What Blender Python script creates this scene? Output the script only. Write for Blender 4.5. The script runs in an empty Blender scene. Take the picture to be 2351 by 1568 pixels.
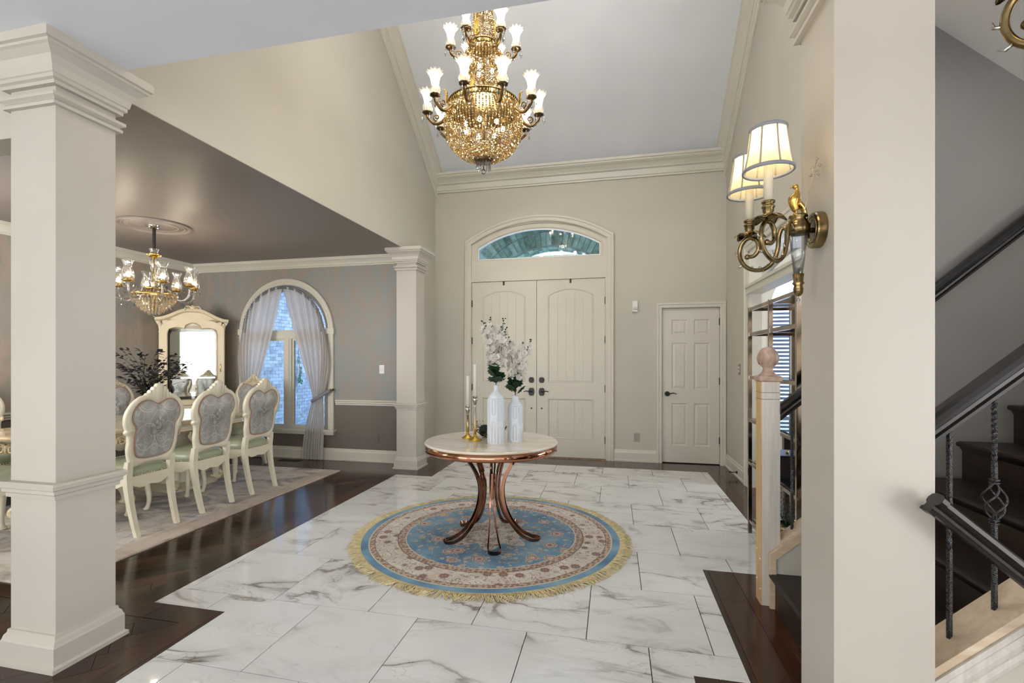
import bpy, bmesh, math, random
from mathutils import Vector, Matrix, noise as mnoise
random.seed(7)
PI = math.pi
SC = bpy.context.scene
COL = SC.collection

# ---------------------------------------------------------------- camera
cam_d = bpy.data.cameras.new('camera')
cam_d.sensor_fit = 'HORIZONTAL'; cam_d.sensor_width = 36.0
cam_d.lens = 1112.0 / 2351.0 * 36.0
cam_d.shift_x = 20.5 / 2351.0
cam_d.shift_y = 42.0 / 2351.0
cam_d.clip_start = 0.05
cam = bpy.data.objects.new('camera', cam_d)
COL.objects.link(cam)
cam.location = (0, 0, 1.38)
cam.rotation_euler = (PI / 2, 0, math.radians(12.8666))
SC.camera = cam

# ---------------------------------------------------------------- colour management, world, light
SC.view_settings.view_transform = 'Standard'
SC.view_settings.look = 'None'
SC.view_settings.exposure = 0.86
SC.view_settings.gamma = 1.0
SC.view_settings.use_curve_mapping = False
try:
    cy = SC.cycles
    cy.max_bounces = 7; cy.diffuse_bounces = 3; cy.glossy_bounces = 3
    cy.transmission_bounces = 6; cy.transparent_max_bounces = 24
    cy.caustics_reflective = False; cy.caustics_refractive = False
    cy.sample_clamp_indirect = 4.0
    cy.use_adaptive_sampling = True; cy.adaptive_threshold = 0.13; cy.adaptive_min_samples = 16
except Exception:
    pass
W = bpy.data.worlds.new('world'); SC.world = W; W.use_nodes = True
wn = W.node_tree.nodes; wl = W.node_tree.links
bg = wn['Background']
tc = wn.new('ShaderNodeTexCoord'); sp = wn.new('ShaderNodeSeparateXYZ'); rp = wn.new('ShaderNodeValToRGB')
wl.new(tc.outputs['Generated'], sp.inputs[0]); wl.new(sp.outputs['Z'], rp.inputs[0]); wl.new(rp.outputs[0], bg.inputs[0])
rp.color_ramp.elements[0].position = 0.0; rp.color_ramp.elements[0].color = (0.55, 0.74, 1.0, 1)
rp.color_ramp.elements[1].position = 0.7; rp.color_ramp.elements[1].color = (0.24, 0.50, 1.0, 1)
bg.inputs[1].default_value = 2.5

def area(name, loc, rot, sx, sy, power, color):
    d = bpy.data.lights.new(name, 'AREA'); d.shape = 'RECTANGLE'; d.size = sx; d.size_y = sy
    d.energy = power; d.color = color
    o = bpy.data.objects.new(name, d); COL.objects.link(o); o.location = loc; o.rotation_euler = rot
    return o
# added fill lights without a real source, to brighten foyer, dining room and stairs
FILL = (1.0, 1.0, 1.0)
area('rear_fill', (-1.0, -7.9, 1.45), (PI / 2, 0, 0), 8.0, 2.4, 150, FILL)  # added broad soft fill from behind the camera
area('right_fill', (5.7, -4.6, 1.45), (PI / 2, 0, math.radians(90)), 4.4, 2.2, 150, FILL)  # added fill from the right for column sides and near ceiling
area('left_fill', (-6.0, -4.6, 1.45), (PI / 2, 0, math.radians(-90)), 4.4, 2.2, 100, FILL)  # added fill from the left for the near floor and ceiling
area('vault_fill', (-0.55, 3.25, 4.98), (math.radians(38), 0, 0), 2.6, 1.3, 26, FILL)  # added fill under the rear roof slope for vault and upper walls
area('dining_fill', (-5.0, 1.96, 1.75), (PI / 2, 0, 0), 1.5, 1.2, 30, FILL)  # added fill in the near dining opening, facing the table
area('stair_fill', (3.9, 2.2, 2.2), (PI / 2, 0, math.radians(90)), 1.4, 1.4, 12, FILL)  # added fill for the stairwell
area('soffit_fill', (2.7, 0.5, 0.75), (math.radians(120), 0, math.radians(25)), 1.2, 0.8, 5, FILL)  # added low fill that lifts the sloping soffit
area('side_room_fill', (4.8, 5.2, 1.6), (PI / 2, 0, math.radians(90)), 1.8, 1.6, 80, (0.94, 0.97, 1.0))  # added fill for the room beyond the shelving and the foyer floor

# ---------------------------------------------------------------- helpers
def lin(r, g, b):
    f = lambda c: (c / 255 / 12.92) if c / 255 <= 0.04045 else ((c / 255 + 0.055) / 1.055) ** 2.4
    return (f(r), f(g), f(b), 1.0)

class NT:
    """small node-tree writer"""
    def __init__(s, name):
        s.m = bpy.data.materials.new(name); s.m.use_nodes = True
        s.t = s.m.node_tree; s.n = s.t.nodes; s.l = s.t.links
        s.b = s.n['Principled BSDF']; s.out = s.n['Material Output']
    def node(s, typ, **kw):
        n = s.n.new(typ)
        for k, v in kw.items(): setattr(n, k, v)
        return n
    def put(s, sock, v):
        if hasattr(v, 'is_output') or isinstance(v, bpy.types.NodeSocket): s.l.new(v, sock)
        else: sock.default_value = v
    def math(s, op, a, b=None, c=None, clamp=False):
        n = s.node('ShaderNodeMath', operation=op); n.use_clamp = clamp
        s.put(n.inputs[0], a)
        if b is not None: s.put(n.inputs[1], b)
        if c is not None: s.put(n.inputs[2], c)
        return n.outputs[0]
    def coord(s, kind='Object'):
        return s.node('ShaderNodeTexCoord').outputs[kind]
    def pos(s):
        return s.node('ShaderNodeNewGeometry').outputs['Position']
    def mapping(s, vec, scale=(1, 1, 1), loc=(0, 0, 0), rot=(0, 0, 0)):
        n = s.node('ShaderNodeMapping'); s.l.new(vec, n.inputs['Vector'])
        s.put(n.inputs['Scale'], scale); s.put(n.inputs['Location'], loc); s.put(n.inputs['Rotation'], rot)
        return n.outputs[0]
    def xyz(s, vec):
        n = s.node('ShaderNodeSeparateXYZ'); s.l.new(vec, n.inputs[0]); return n.outputs
    def comb(s, x, y, z):
        n = s.node('ShaderNodeCombineXYZ')
        for i, v in enumerate((x, y, z)): s.put(n.inputs[i], v)
        return n.outputs[0]
    def noise(s, vec, scale, detail=3.0, rough=0.5, dist=0.0, out='Fac'):
        n = s.node('ShaderNodeTexNoise'); s.l.new(vec, n.inputs['Vector'])
        n.inputs['Scale'].default_value = scale; n.inputs['Detail'].default_value = detail
        n.inputs['Roughness'].default_value = rough; n.inputs['Distortion'].default_value = dist
        return n.outputs[out]
    def voro(s, vec, scale, feature='F1', out='Distance', rnd=1.0):
        n = s.node('ShaderNodeTexVoronoi', feature=feature); s.l.new(vec, n.inputs['Vector'])
        n.inputs['Scale'].default_value = scale; n.inputs['Randomness'].default_value = rnd
        return n.outputs[out]
    def ramp(s, fac, stops, interp='LINEAR'):
        n = s.node('ShaderNodeValToRGB'); n.color_ramp.interpolation = interp
        e = n.color_ramp.elements
        while len(e) < len(stops): e.new(0.5)
        for i, (p, c) in enumerate(stops):
            e[i].position = p; e[i].color = c if len(c) == 4 else (*c, 1)
        s.put(n.inputs[0], fac)
        return n.outputs[0]
    def mix(s, fac, a, b, mode='MIX'):
        n = s.node('ShaderNodeMix', data_type='RGBA', blend_type=mode)
        s.put(n.inputs[0], fac); s.put(n.inputs[6], a); s.put(n.inputs[7], b)
        return n.outputs[2]
    def rand(s):
        return s.node('ShaderNodeObjectInfo').outputs['Random']
    def bump(s, h, strength=0.2, dist=0.01):
        n = s.node('ShaderNodeBump'); n.inputs['Strength'].default_value = strength
        n.inputs['Distance'].default_value = dist; s.l.new(h, n.inputs['Height'])
        s.l.new(n.outputs[0], s.b.inputs['Normal'])
    def set(s, **kw):
        names = dict(color='Base Color', rough='Roughness', metal='Metallic', spec='Specular IOR Level', coat='Coat Weight',
                     coatr='Coat Roughness', sheen='Sheen Weight', emis='Emission Color', emiss='Emission Strength')
        for k, v in kw.items(): s.put(s.b.inputs[names[k]], v)
        return s
def plain(name, col, rough=0.5, metal=0.0, var=0.0, vscale=6.0, bump=0.0, bscale=60.0, coat=0.0, spec=None):
    t = NT(name)
    if var:
        f = t.noise(t.coord(), vscale, 4)
        lo = tuple(c * (1 - var) for c in col[:3]); hi = tuple(min(1, c * (1 + var)) for c in col[:3])
        t.set(color=t.ramp(f, [(0.3, lo), (0.7, hi)]))
    else:
        t.set(color=col)
    t.set(rough=rough, metal=metal, coat=coat)
    if spec is not None: t.set(spec=spec)
    if bump: t.bump(t.noise(t.coord(), bscale, 3), bump)
    return t.m
def emitter(name, col, strength):
    t = NT(name); t.set(color=(0.8, 0.8, 0.8, 1), emis=col, emiss=strength); return t.m
def glass(name, tint=(1, 1, 1, 1), gloss=0.12, rough=0.02, edge=0.55, body=0.0, bodycol=(1, 1, 1, 1)):
    """clear glass that lets lamp light through: transparent + fresnel reflection (+ a little diffuse body)"""
    t = NT(name); n = t.n
    tr = n.new('ShaderNodeBsdfTransparent'); tr.inputs[0].default_value = tint
    gl = n.new('ShaderNodeBsdfGlossy'); gl.inputs['Roughness'].default_value = rough
    fr = n.new('ShaderNodeFresnel'); fr.inputs[0].default_value = 1.5
    k = t.math('MULTIPLY_ADD', fr.outputs[0], edge, gloss * 0.3, clamp=True)
    mx = n.new('ShaderNodeMixShader'); t.l.new(k, mx.inputs[0]); t.l.new(tr.outputs[0], mx.inputs[1]); t.l.new(gl.outputs[0], mx.inputs[2])
    last = mx
    if body:
        df = n.new('ShaderNodeBsdfTranslucent'); df.inputs[0].default_value = bodycol
        d2 = n.new('ShaderNodeBsdfDiffuse'); d2.inputs[0].default_value = bodycol
        m1 = n.new('ShaderNodeMixShader'); m1.inputs[0].default_value = 0.5; t.l.new(df.outputs[0], m1.inputs[1]); t.l.new(d2.outputs[0], m1.inputs[2])
        m2 = n.new('ShaderNodeMixShader'); m2.inputs[0].default_value = body; t.l.new(mx.outputs[0], m2.inputs[1]); t.l.new(m1.outputs[0], m2.inputs[2])
        last = m2
    t.l.new(last.outputs[0], t.out.inputs[0]); t.n.remove(t.b)
    return t.m
def cloth(name, col, trans=0.45, var=0.08):
    t = NT(name); n = t.n
    c = t.ramp(t.noise(t.mapping(t.coord(), (40, 40, 2)), 3, 3), [(0.3, tuple(x * (1 - var) for x in col[:3])), (0.7, tuple(min(1, x * (1 + var)) for x in col[:3]))])
    d = n.new('ShaderNodeBsdfDiffuse'); tl = n.new('ShaderNodeBsdfTranslucent'); mx = n.new('ShaderNodeMixShader')
    t.l.new(c, d.inputs[0]); t.l.new(c, tl.inputs[0]); mx.inputs[0].default_value = trans
    t.l.new(d.outputs[0], mx.inputs[1]); t.l.new(tl.outputs[0], mx.inputs[2]); t.l.new(mx.outputs[0], t.out.inputs[0]); n.remove(t.b)
    return t.m

def tag(o, label=None, cat=None, group=None, kind=None):
    if label: o['label'] = label
    if cat: o['category'] = cat
    if group: o['group'] = group
    if kind: o['kind'] = kind
    return o
def thing(name, label=None, cat=None, loc=(0, 0, 0), rz=0.0, group=None, kind=None):
    o = bpy.data.objects.new(name, None); COL.objects.link(o)
    o.empty_display_size = 0.05; o.location = loc; o.rotation_euler = (0, 0, rz)
    return tag(o, label, cat, group, kind)
def child(o, parent, loc=(0, 0, 0), rot=(0, 0, 0)):
    o.parent = parent; o.location = loc; o.rotation_euler = rot; return o
def copy_tree(o, parent=None):
    c = o.copy(); COL.objects.link(c)
    if parent is not None: c.parent = parent
    for ch in o.children: copy_tree(ch, c)
    return c
def inst(name, me, parent=None, loc=(0, 0, 0), rot=(0, 0, 0), scale=(1, 1, 1)):
    o = bpy.data.objects.new(name, me); COL.objects.link(o)
    if parent is not None: o.parent = parent
    o.location = loc; o.rotation_euler = rot; o.scale = scale
    return o

class MB:
    """mesh builder"""
    def __init__(s): s.v = []; s.f = []; s.sm = []
    def add(s, vs, fs, smooth=False):
        k = len(s.v); s.v += [tuple(v) for v in vs]
        s.f += [tuple(i + k for i in f) for f in fs]; s.sm += [smooth] * len(fs)
        return s
    def box(s, x0, x1, y0, y1, z0, z1):
        vs = [(x0, y0, z0), (x1, y0, z0), (x1, y1, z0), (x0, y1, z0), (x0, y0, z1), (x1, y0, z1), (x1, y1, z1), (x0, y1, z1)]
        return s.add(vs, [(0, 3, 2, 1), (4, 5, 6, 7), (0, 1, 5, 4), (1, 2, 6, 5), (2, 3, 7, 6), (3, 0, 4, 7)])
    def cham(s, x0, x1, y0, y1, z0, z1, c):
        """box with chamfered top edges (z1)"""
        vs = [(x0, y0, z0), (x1, y0, z0), (x1, y1, z0), (x0, y1, z0), (x0, y0, z1 - c), (x1, y0, z1 - c), (x1, y1, z1 - c), (x0, y1, z1 - c),
              (x0 + c, y0 + c, z1), (x1 - c, y0 + c, z1), (x1 - c, y1 - c, z1), (x0 + c, y1 - c, z1)]
        return s.add(vs, [(0, 3, 2, 1), (8, 9, 10, 11), (0, 1, 5, 4), (1, 2, 6, 5), (2, 3, 7, 6), (3, 0, 4, 7), (4, 5, 9, 8), (5, 6, 10, 9), (6, 7, 11, 10), (7, 4, 8, 11)])
    def prism(s, poly, fn, d0, d1):
        """poly 2-D extruded from d0 to d1; fn(a,b,d)->3-D"""
        n = len(poly)
        vs = [fn(a, b, d0) for a, b in poly] + [fn(a, b, d1) for a, b in poly]
        fs = [tuple(range(n)), tuple(range(2 * n - 1, n - 1, -1))] + [(i, i + n, (i + 1) % n + n, (i + 1) % n) for i in range(n)]
        return s.add(vs, fs)
    def lathe(s, prof, c=(0, 0, 0), seg=24, smooth=True, caps=True, flute=0.0, nfl=0):
        n = len(prof); vs = []
        for k in range(seg):
            a = 2 * PI * k / seg; w = 1 + (flute * math.cos(nfl * a) if nfl else 0)
            for r, z in prof: vs.append((c[0] + r * w * math.cos(a), c[1] + r * w * math.sin(a), c[2] + z))
        fs = []
        for k in range(seg):
            j = (k + 1) % seg
            for i in range(n - 1): fs.append((k * n + i, j * n + i, j * n + i + 1, k * n + i + 1))
        s.add(vs, fs, smooth)
        if caps:
            b = len(s.v) - len(vs)
            if prof[0][0] > 1e-5: s.f.append(tuple(b + k * n for k in range(seg))[::-1]); s.sm.append(False)
            if prof[-1][0] > 1e-5: s.f.append(tuple(b + k * n + n - 1 for k in range(seg))); s.sm.append(False)
        return s
    def tube(s, pts, r, seg=8, smooth=True, flat=1.0, up=None, closed=False):
        """round (or flattened) tube along pts; r number or list; flat = height/width ratio along the 'up' side"""
        P = [Vector(p) for p in pts]; n = len(P)
        R = r if isinstance(r, (list, tuple)) else [r] * n
        T = []
        for i in range(n):
            a = P[(i - 1) % n] if closed else P[max(0, i - 1)]; b = P[(i + 1) % n] if closed else P[min(n - 1, i + 1)]
            t = (b - a); T.append(t.normalized() if t.length > 1e-9 else Vector((0, 0, 1)))
        u = Vector(up) if up else Vector((0, 0, 1))
        if abs(T[0].dot(u.normalized())) > 0.95: u = Vector((1, 0, 0))
        N = (u - T[0] * u.dot(T[0])).normalized()
        vs = []
        for i in range(n):
            N = N - T[i] * N.dot(T[i])
            N = N.normalized() if N.length > 1e-6 else T[i].orthogonal().normalized()
            if up is not None:
                q = Vector(up) - T[i] * Vector(up).dot(T[i])
                if q.length > 0.15: N = q.normalized()
            B = T[i].cross(N)
            for k in range(seg):
                a = 2 * PI * (k + 0.5) / seg
                vs.append(P[i] + (B * math.cos(a) + N * math.sin(a) * flat) * R[i])
        fs = []
        for i in range(n if closed else n - 1):
            j = (i + 1) % n
            for k in range(seg):
                m = (k + 1) % seg
                fs.append((i * seg + k, i * seg + m, j * seg + m, j * seg + k))
        s.add(vs, fs, smooth)
        if not closed:
            b = len(s.v) - len(vs)
            s.f += [tuple(b + k for k in range(seg))[::-1], tuple(b + (n - 1) * seg + k for k in range(seg))]; s.sm += [False, False]
        return s
    def sweep(s, path, prof, fn, closed=False, flip=False):
        """profile (u out, v along) swept along a 2-D path with mitred corners; fn(a,b,v)->3-D; u goes to the right of travel"""
        n = len(path); m = len(prof); vs = []
        for i in range(n):
            p = Vector(path[i])
            d0 = (p - Vector(path[i - 1])).normalized() if (closed or i > 0) else None
            d1 = (Vector(path[(i + 1) % n]) - p).normalized() if (closed or i < n - 1) else None
            if d0 is None: d0 = d1
            if d1 is None: d1 = d0
            n0 = Vector((d0.y, -d0.x)); n1 = Vector((d1.y, -d1.x))
            b = n0 + n1
            b = b / max(1e-6, b.dot(n0)) if b.length > 1e-6 else n0
            if flip: b = -b
            for u, v in prof: vs.append(fn(p.x + b.x * u, p.y + b.y * u, v))
        fs = []
        for i in range(n if closed else n - 1):
            j = (i + 1) % n
            for k in range(m - 1): fs.append((i * m + k, i * m + k + 1, j * m + k + 1, j * m + k))
            fs.append((i * m + m - 1, i * m, j * m, j * m + m - 1))
        s.add(vs, fs)
        if not closed:
            b = len(s.v) - len(vs)
            s.f += [tuple(b + k for k in range(m)), tuple(b + (n - 1) * m + k for k in range(m))[::-1]]; s.sm += [False, False]
        return s
    def run(s, p0, p1, U, V, prof):
        """profile extruded straight from p0 to p1 in the axes U, V"""
        p0, p1, U, V = Vector(p0), Vector(p1), Vector(U), Vector(V); m = len(prof)
        vs = [p0 + U * u + V * v for u, v in prof] + [p1 + U * u + V * v for u, v in prof]
        fs = [tuple(range(m)), tuple(range(2 * m - 1, m - 1, -1))] + [(k, k + m, (k + 1) % m + m, (k + 1) % m) for k in range(m)]
        return s.add(vs, fs)
    def ball(s, c, r, seg=10, rings=6, sc=(1, 1, 1), smooth=True):
        vs = [(c[0], c[1], c[2] - r * sc[2])]; fs = []
        for i in range(1, rings):
            a = -PI / 2 + PI * i / rings
            for k in range(seg):
                b = 2 * PI * k / seg
                vs.append((c[0] + r * sc[0] * math.cos(a) * math.cos(b), c[1] + r * sc[1] * math.cos(a) * math.sin(b), c[2] + r * sc[2] * math.sin(a)))
        vs.append((c[0], c[1], c[2] + r * sc[2]))
        for k in range(seg): fs.append((0, 1 + (k + 1) % seg, 1 + k))
        for i in range(rings - 2):
            for k in range(seg):
                a, b = 1 + i * seg + k, 1 + i * seg + (k + 1) % seg
                fs.append((a, b, b + seg, a + seg))
        L = len(vs) - 1
        for k in range(seg): fs.append((L, 1 + (rings - 2) * seg + k, 1 + (rings - 2) * seg + (k + 1) % seg))
        return s.add(vs, fs, smooth)
    def gem(s, c, r, h, seg=6):
        """faceted bead: two cones"""
        vs = [(c[0], c[1], c[2] - h)] + [(c[0] + r * math.cos(2 * PI * k / seg), c[1] + r * math.sin(2 * PI * k / seg), c[2]) for k in range(seg)] + [(c[0], c[1], c[2] + h)]
        fs = []
        for k in range(seg):
            a, b = 1 + k, 1 + (k + 1) % seg
            fs += [(0, b, a), (seg + 1, a, b)]
        return s.add(vs, fs, False)
    def grid(s, pts, smooth=True, closed_u=False):
        """pts[i][j] -> quads"""
        n, m = len(pts), len(pts[0]); vs = [p for row in pts for p in row]; fs = []
        for i in range(n if closed_u else n - 1):
            a = (i + 1) % n
            for j in range(m - 1): fs.append((i * m + j, a * m + j, a * m + j + 1, i * m + j + 1))
        return s.add(vs, fs, smooth)
    def loft(s, loops, smooth=True, caps=True):
        """closed loops of equal length"""
        n, m = len(loops), len(loops[0]); vs = [p for l in loops for p in l]; fs = []
        for i in range(n - 1):
            for j in range(m):
                k = (j + 1) % m; fs.append((i * m + j, i * m + k, (i + 1) * m + k, (i + 1) * m + j))
        s.add(vs, fs, smooth)
        if caps:
            b = len(s.v) - len(vs)
            s.f += [tuple(b + j for j in range(m))[::-1], tuple(b + (n - 1) * m + j for j in range(m))]; s.sm += [False, False]
        return s
    def xform(s, M):
        s.v = [tuple(M @ Vector(v)) for v in s.v]; return s
    def mesh(s, name, mat):
        me = bpy.data.meshes.new(name); me.from_pydata(s.v, [], s.f)
        for p, q in zip(me.polygons, s.sm): p.use_smooth = q
        bm = bmesh.new(); bm.from_mesh(me); bmesh.ops.recalc_face_normals(bm, faces=bm.faces); bm.to_mesh(me); bm.free()
        if mat: me.materials.append(mat)
        me.update(); return me
    def build(s, name, mat, parent=None, world=False, kind=None):
        """world=True: vertices are in world space and the (unrotated) ancestors' offset is taken off"""
        if world and parent is not None:
            L = Vector((0, 0, 0)); q = parent
            while q is not None: L += q.location; q = q.parent
            s.v = [(x - L.x, y - L.y, z - L.z) for x, y, z in s.v]
        o = bpy.data.objects.new(name, s.mesh(name, mat)); COL.objects.link(o)
        if parent is not None: o.parent = parent
        if kind: o['kind'] = kind
        return o

def XY(z): return lambda a, b, v: (a, b, z + v)          # plan path, v up
def WY(y): return lambda a, b, v: (a, y - v, b)          # path drawn on a wall facing -y, v out of the wall
def WX(x, sgn): return lambda a, b, v: (x + sgn * v, a, b)
def arc(cx, cz, r, a0, a1, n): return [(cx + r * math.cos(a0 + (a1 - a0) * i / n), cz + r * math.sin(a0 + (a1 - a0) * i / n)) for i in range(n + 1)]
def lerp(a, b, t): return a + (b - a) * t
def catmull(P, n=6):
    P = [Vector(p) for p in P]; out = []
    for i in range(len(P) - 1):
        p0 = P[max(0, i - 1)]; p1 = P[i]; p2 = P[i + 1]; p3 = P[min(len(P) - 1, i + 2)]
        for k in range(n):
            t = k / n
            out.append(0.5 * ((2 * p1) + (p2 - p0) * t + (2 * p0 - 5 * p1 + 4 * p2 - p3) * t * t + (3 * p1 - p0 - 3 * p2 + p3) * t ** 3))
    out.append(P[-1]); return out
def clip(poly, x0, x1, y0, y1):
    """Sutherland-Hodgman against an axis-aligned box"""
    def half(P, f, ix):
        out = []
        for i in range(len(P)):
            a, b = P[i - 1], P[i]; fa, fb = f(a), f(b)
            if fa >= 0: out.append(a) if False else None
            if (fa >= 0) != (fb >= 0):
                t = fa / (fa - fb); out.append((a[0] + (b[0] - a[0]) * t, a[1] + (b[1] - a[1]) * t))
            if fb >= 0: out.append(b)
        return out
    for f in (lambda p: p[0] - x0, lambda p: x1 - p[0], lambda p: p[1] - y0, lambda p: y1 - p[1]):
        if len(poly) < 3: return []
        poly = half(poly, f, 0)
    return poly
# ---------------------------------------------------------------- materials
M = {}
def paint(name, col, rough=0.6, bump=0.04):
    t = NT(name); f = t.noise(t.pos(), 1.7, 1)
    t.set(color=t.ramp(f, [(0.3, tuple(c * 0.97 for c in col[:3])), (0.7, tuple(c * 1.03 for c in col[:3]))]), rough=rough)
    return t.m
M['wall'] = paint('beige_wall_paint', lin(197, 191, 177))
M['wall_room'] = paint('pale_room_paint', lin(190, 184, 172))
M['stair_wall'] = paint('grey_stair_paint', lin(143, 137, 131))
M['taupe_wall'] = paint('taupe_shadow_paint', lin(176, 166, 150))
M['trim'] = paint('cream_trim_paint', lin(212, 207, 193), 0.35, 0.02)
M['door'] = paint('door_paint', lin(210, 203, 187), 0.35, 0.02)
M['door_white'] = paint('white_door_paint', lin(214, 208, 195), 0.35, 0.02)
M['column'] = paint('column_paint', lin(195, 188, 176), 0.4, 0.02)
M['ceiling'] = paint('ceiling_paint', lin(233, 236, 242), 0.8, 0.05)
M['soffit'] = paint('soffit_paint', lin(236, 234, 231), 0.8, 0.05)

def wallpaper():
    t = NT('dining_wallpaper'); p = t.pos(); z = t.xyz(p)[2]; x = t.xyz(p)[0]
    # upper: blue-grey paper with vertical rust streaks; lower: taupe paint below the chair rail
    side = t.math('MULTIPLY_ADD', x, 0.35, 1.95, clamp=True)
    base = t.mix(side, lin(148, 141, 129), lin(150, 154, 150))
    n1 = t.noise(t.mapping(p, (1, 1, 0.32)), 8.5, 4, 0.6)
    n2 = t.noise(t.mapping(p, (1, 1, 0.45)), 12, 3, 0.6)
    k = t.math('ADD', n1, t.math('MULTIPLY', n2, 0.35))
    m = t.ramp(k, [(0.62, (0, 0, 0)), (0.74, (1, 1, 1))])
    k2 = t.noise(t.mapping(p, (1, 1, 0.5)), 2.2, 3)
    up = t.mix(t.math('MULTIPLY', m, 0.6), base, lin(168, 146, 130))
    up = t.mix(t.math('MULTIPLY', t.ramp(k2, [(0.45, (0, 0, 0)), (0.7, (1, 1, 1))]), 0.35), up, lin(140, 152, 160))
    s = t.math('GREATER_THAN', z, 0.815)
    t.set(color=t.mix(s, lin(112, 102, 93), up), rough=0.55)
    return t.m
M['wallpaper'] = wallpaper()
def dining_ceiling():
    t = NT('taupe_ceiling_gloss'); p = t.pos()
    f = t.noise(p, 1.3, 3)
    t.set(color=t.ramp(f, [(0.3, lin(130, 120, 113)), (0.7, lin(140, 130, 123))]), rough=t.ramp(f, [(0.3, (0.42, 0.42, 0.42)), (0.7, (0.5, 0.5, 0.5))]), spec=0.4)
    return t.m
M['dining_ceiling'] = dining_ceiling()

def marble_tile():
    t = NT('white_marble_tile'); r = t.rand(); c = t.coord()
    off = t.comb(t.math('MULTIPLY', r, 37.0), t.math('MULTIPLY', r, 91.0), t.math('MULTIPLY', r, 13.0))
    rot = t.comb(0.0, 0.0, t.math('MULTIPLY', t.math('SUBTRACT', r, 0.5), 1.6))
    v = t.mapping(c, (1, 1, 1), (0, 0, 0), (0, 0, 0))
    va = t.node('ShaderNodeVectorMath', operation='ADD'); t.l.new(v, va.inputs[0]); t.l.new(off, va.inputs[1])
    mp = t.node('ShaderNodeMapping'); t.l.new(va.outputs[0], mp.inputs[0]); t.l.new(rot, mp.inputs['Rotation'])
    mp.inputs['Scale'].default_value = (1.0, 2.0, 1.0)
    w = mp.outputs[0]
    n1 = t.noise(w, 1.35, 6, 0.52, 0.8)
    d1 = t.math('ABSOLUTE', t.math('SUBTRACT', n1, 0.5))
    vein = t.ramp(d1, [(0.0, (1, 1, 1)), (0.010, (0.8, 0.8, 0.8)), (0.024, (0.26, 0.26, 0.26)), (0.085, (0, 0, 0))])
    n2 = t.noise(w, 2.8, 5, 0.52, 1.2)
    d2 = t.math('ABSOLUTE', t.math('SUBTRACT', n2, 0.52))
    vein2 = t.ramp(d2, [(0.0, (1, 1, 1)), (0.014, (0, 0, 0))])
    patch = t.ramp(t.noise(w, 1.3, 3, 0.5, 0.4), [(0.44, (0, 0, 0)), (0.60, (1, 1, 1))])
    k = t.math('ADD', t.math('MULTIPLY', vein, t.math('MULTIPLY_ADD', patch, 0.85, 0.10)), t.math('MULTIPLY', t.math('MULTIPLY', vein2, t.math('MULTIPLY_ADD', patch, 0.8, 0.1)), 0.38), clamp=True)
    col = t.mix(k, lin(238, 237, 234), lin(134, 127, 116))
    col = t.mix(t.math('MULTIPLY', t.ramp(t.noise(w, 2.4, 3), [(0.5, (0, 0, 0)), (0.8, (1, 1, 1))]), 0.3), col, lin(206, 203, 198))
    t.set(color=col, rough=0.06, spec=0.5); return t.m
M['tile'] = marble_tile()
M['grout'] = plain('dark_grout', lin(52, 48, 44), 0.9)

def wood(name, dark, light, rough=0.3, gs=1.0, coat=0.0, var=0.35, along=0):
    t = NT(name); r = t.rand(); c = t.coord()
    va = t.node('ShaderNodeVectorMath', operation='ADD'); t.l.new(c, va.inputs[0])
    t.l.new(t.comb(t.math('MULTIPLY', r, 17.0), t.math('MULTIPLY', r, 53.0), 0.0), va.inputs[1])
    sc = [14.0 * gs, 14.0 * gs, 14.0 * gs]; sc[along] = 0.9 * gs
    w = t.mapping(va.outputs[0], tuple(sc))
    g = t.noise(w, 1.6, 6, 0.65, 0.5)
    g2 = t.noise(t.mapping(va.outputs[0], tuple(5 * x for x in sc)), 1.5, 2)
    k = t.math('ADD', t.math('MULTIPLY', g, 0.8), t.math('MULTIPLY', g2, 0.2))
    k = t.math('ADD', k, t.math('MULTIPLY', t.math('SUBTRACT', r, 0.5), var))
    t.set(color=t.ramp(k, [(0.3, dark), (0.72, light)]), rough=rough, coat=coat, coatr=0.15)
    t.bump(g, 0.12, 0.003); return t.m
M['plank'] = wood('dark_walnut_floor', lin(20, 11, 7), lin(80, 48, 30), 0.15)
M['dark_wood'] = wood('espresso_wood', lin(14, 10, 8), lin(40, 29, 23), 0.34, var=0.2)
M['tread'] = wood('espresso_tread', lin(16, 10, 7), lin(50, 34, 25), 0.45, along=1, var=0.15)
M['pale_wood'] = wood('whitewashed_oak', lin(196, 186, 172), lin(226, 220, 212), 0.6, var=0.1, along=2)
M['raw_oak'] = wood('raw_oak', lin(196, 158, 108), lin(222, 190, 142), 0.6, var=0.1, along=2)
M['pale_cap'] = wood('limed_oak_cap', lin(196, 168, 132), lin(226, 208, 182), 0.6, var=0.1)
M['carved_oak'] = plain('limed_carved_oak', lin(186, 158, 140), 0.6, var=0.22, vscale=30)

M['bronze'] = plain('antique_brass', (0.235, 0.17, 0.078, 1), 0.25, 1.0, var=0.5, vscale=25)
M['gold'] = plain('bright_gold', (0.72, 0.47, 0.13, 1), 0.22, 1.0, var=0.25, vscale=40)
M['darkbronze'] = plain('dark_bronze', (0.13, 0.09, 0.05, 1), 0.3, 1.0, var=0.4, vscale=20)
M['nickel'] = plain('aged_nickel', (0.5, 0.46, 0.40, 1), 0.3, 1.0, var=0.2, vscale=30)
M['chrome'] = plain('dark_bronze_chrome', (0.30, 0.235, 0.18, 1), 0.12, 1.0, var=0.25, vscale=8)
M['rosegold'] = plain('copper_rose_metal', (0.50, 0.235, 0.14, 1), 0.10, 1.0)
M['rosebar'] = plain('copper_bronze_bar', (0.26, 0.125, 0.08, 1), 0.16, 1.0)
M['black'] = plain('black_hardware', lin(26, 23, 21), 0.4)
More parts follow.
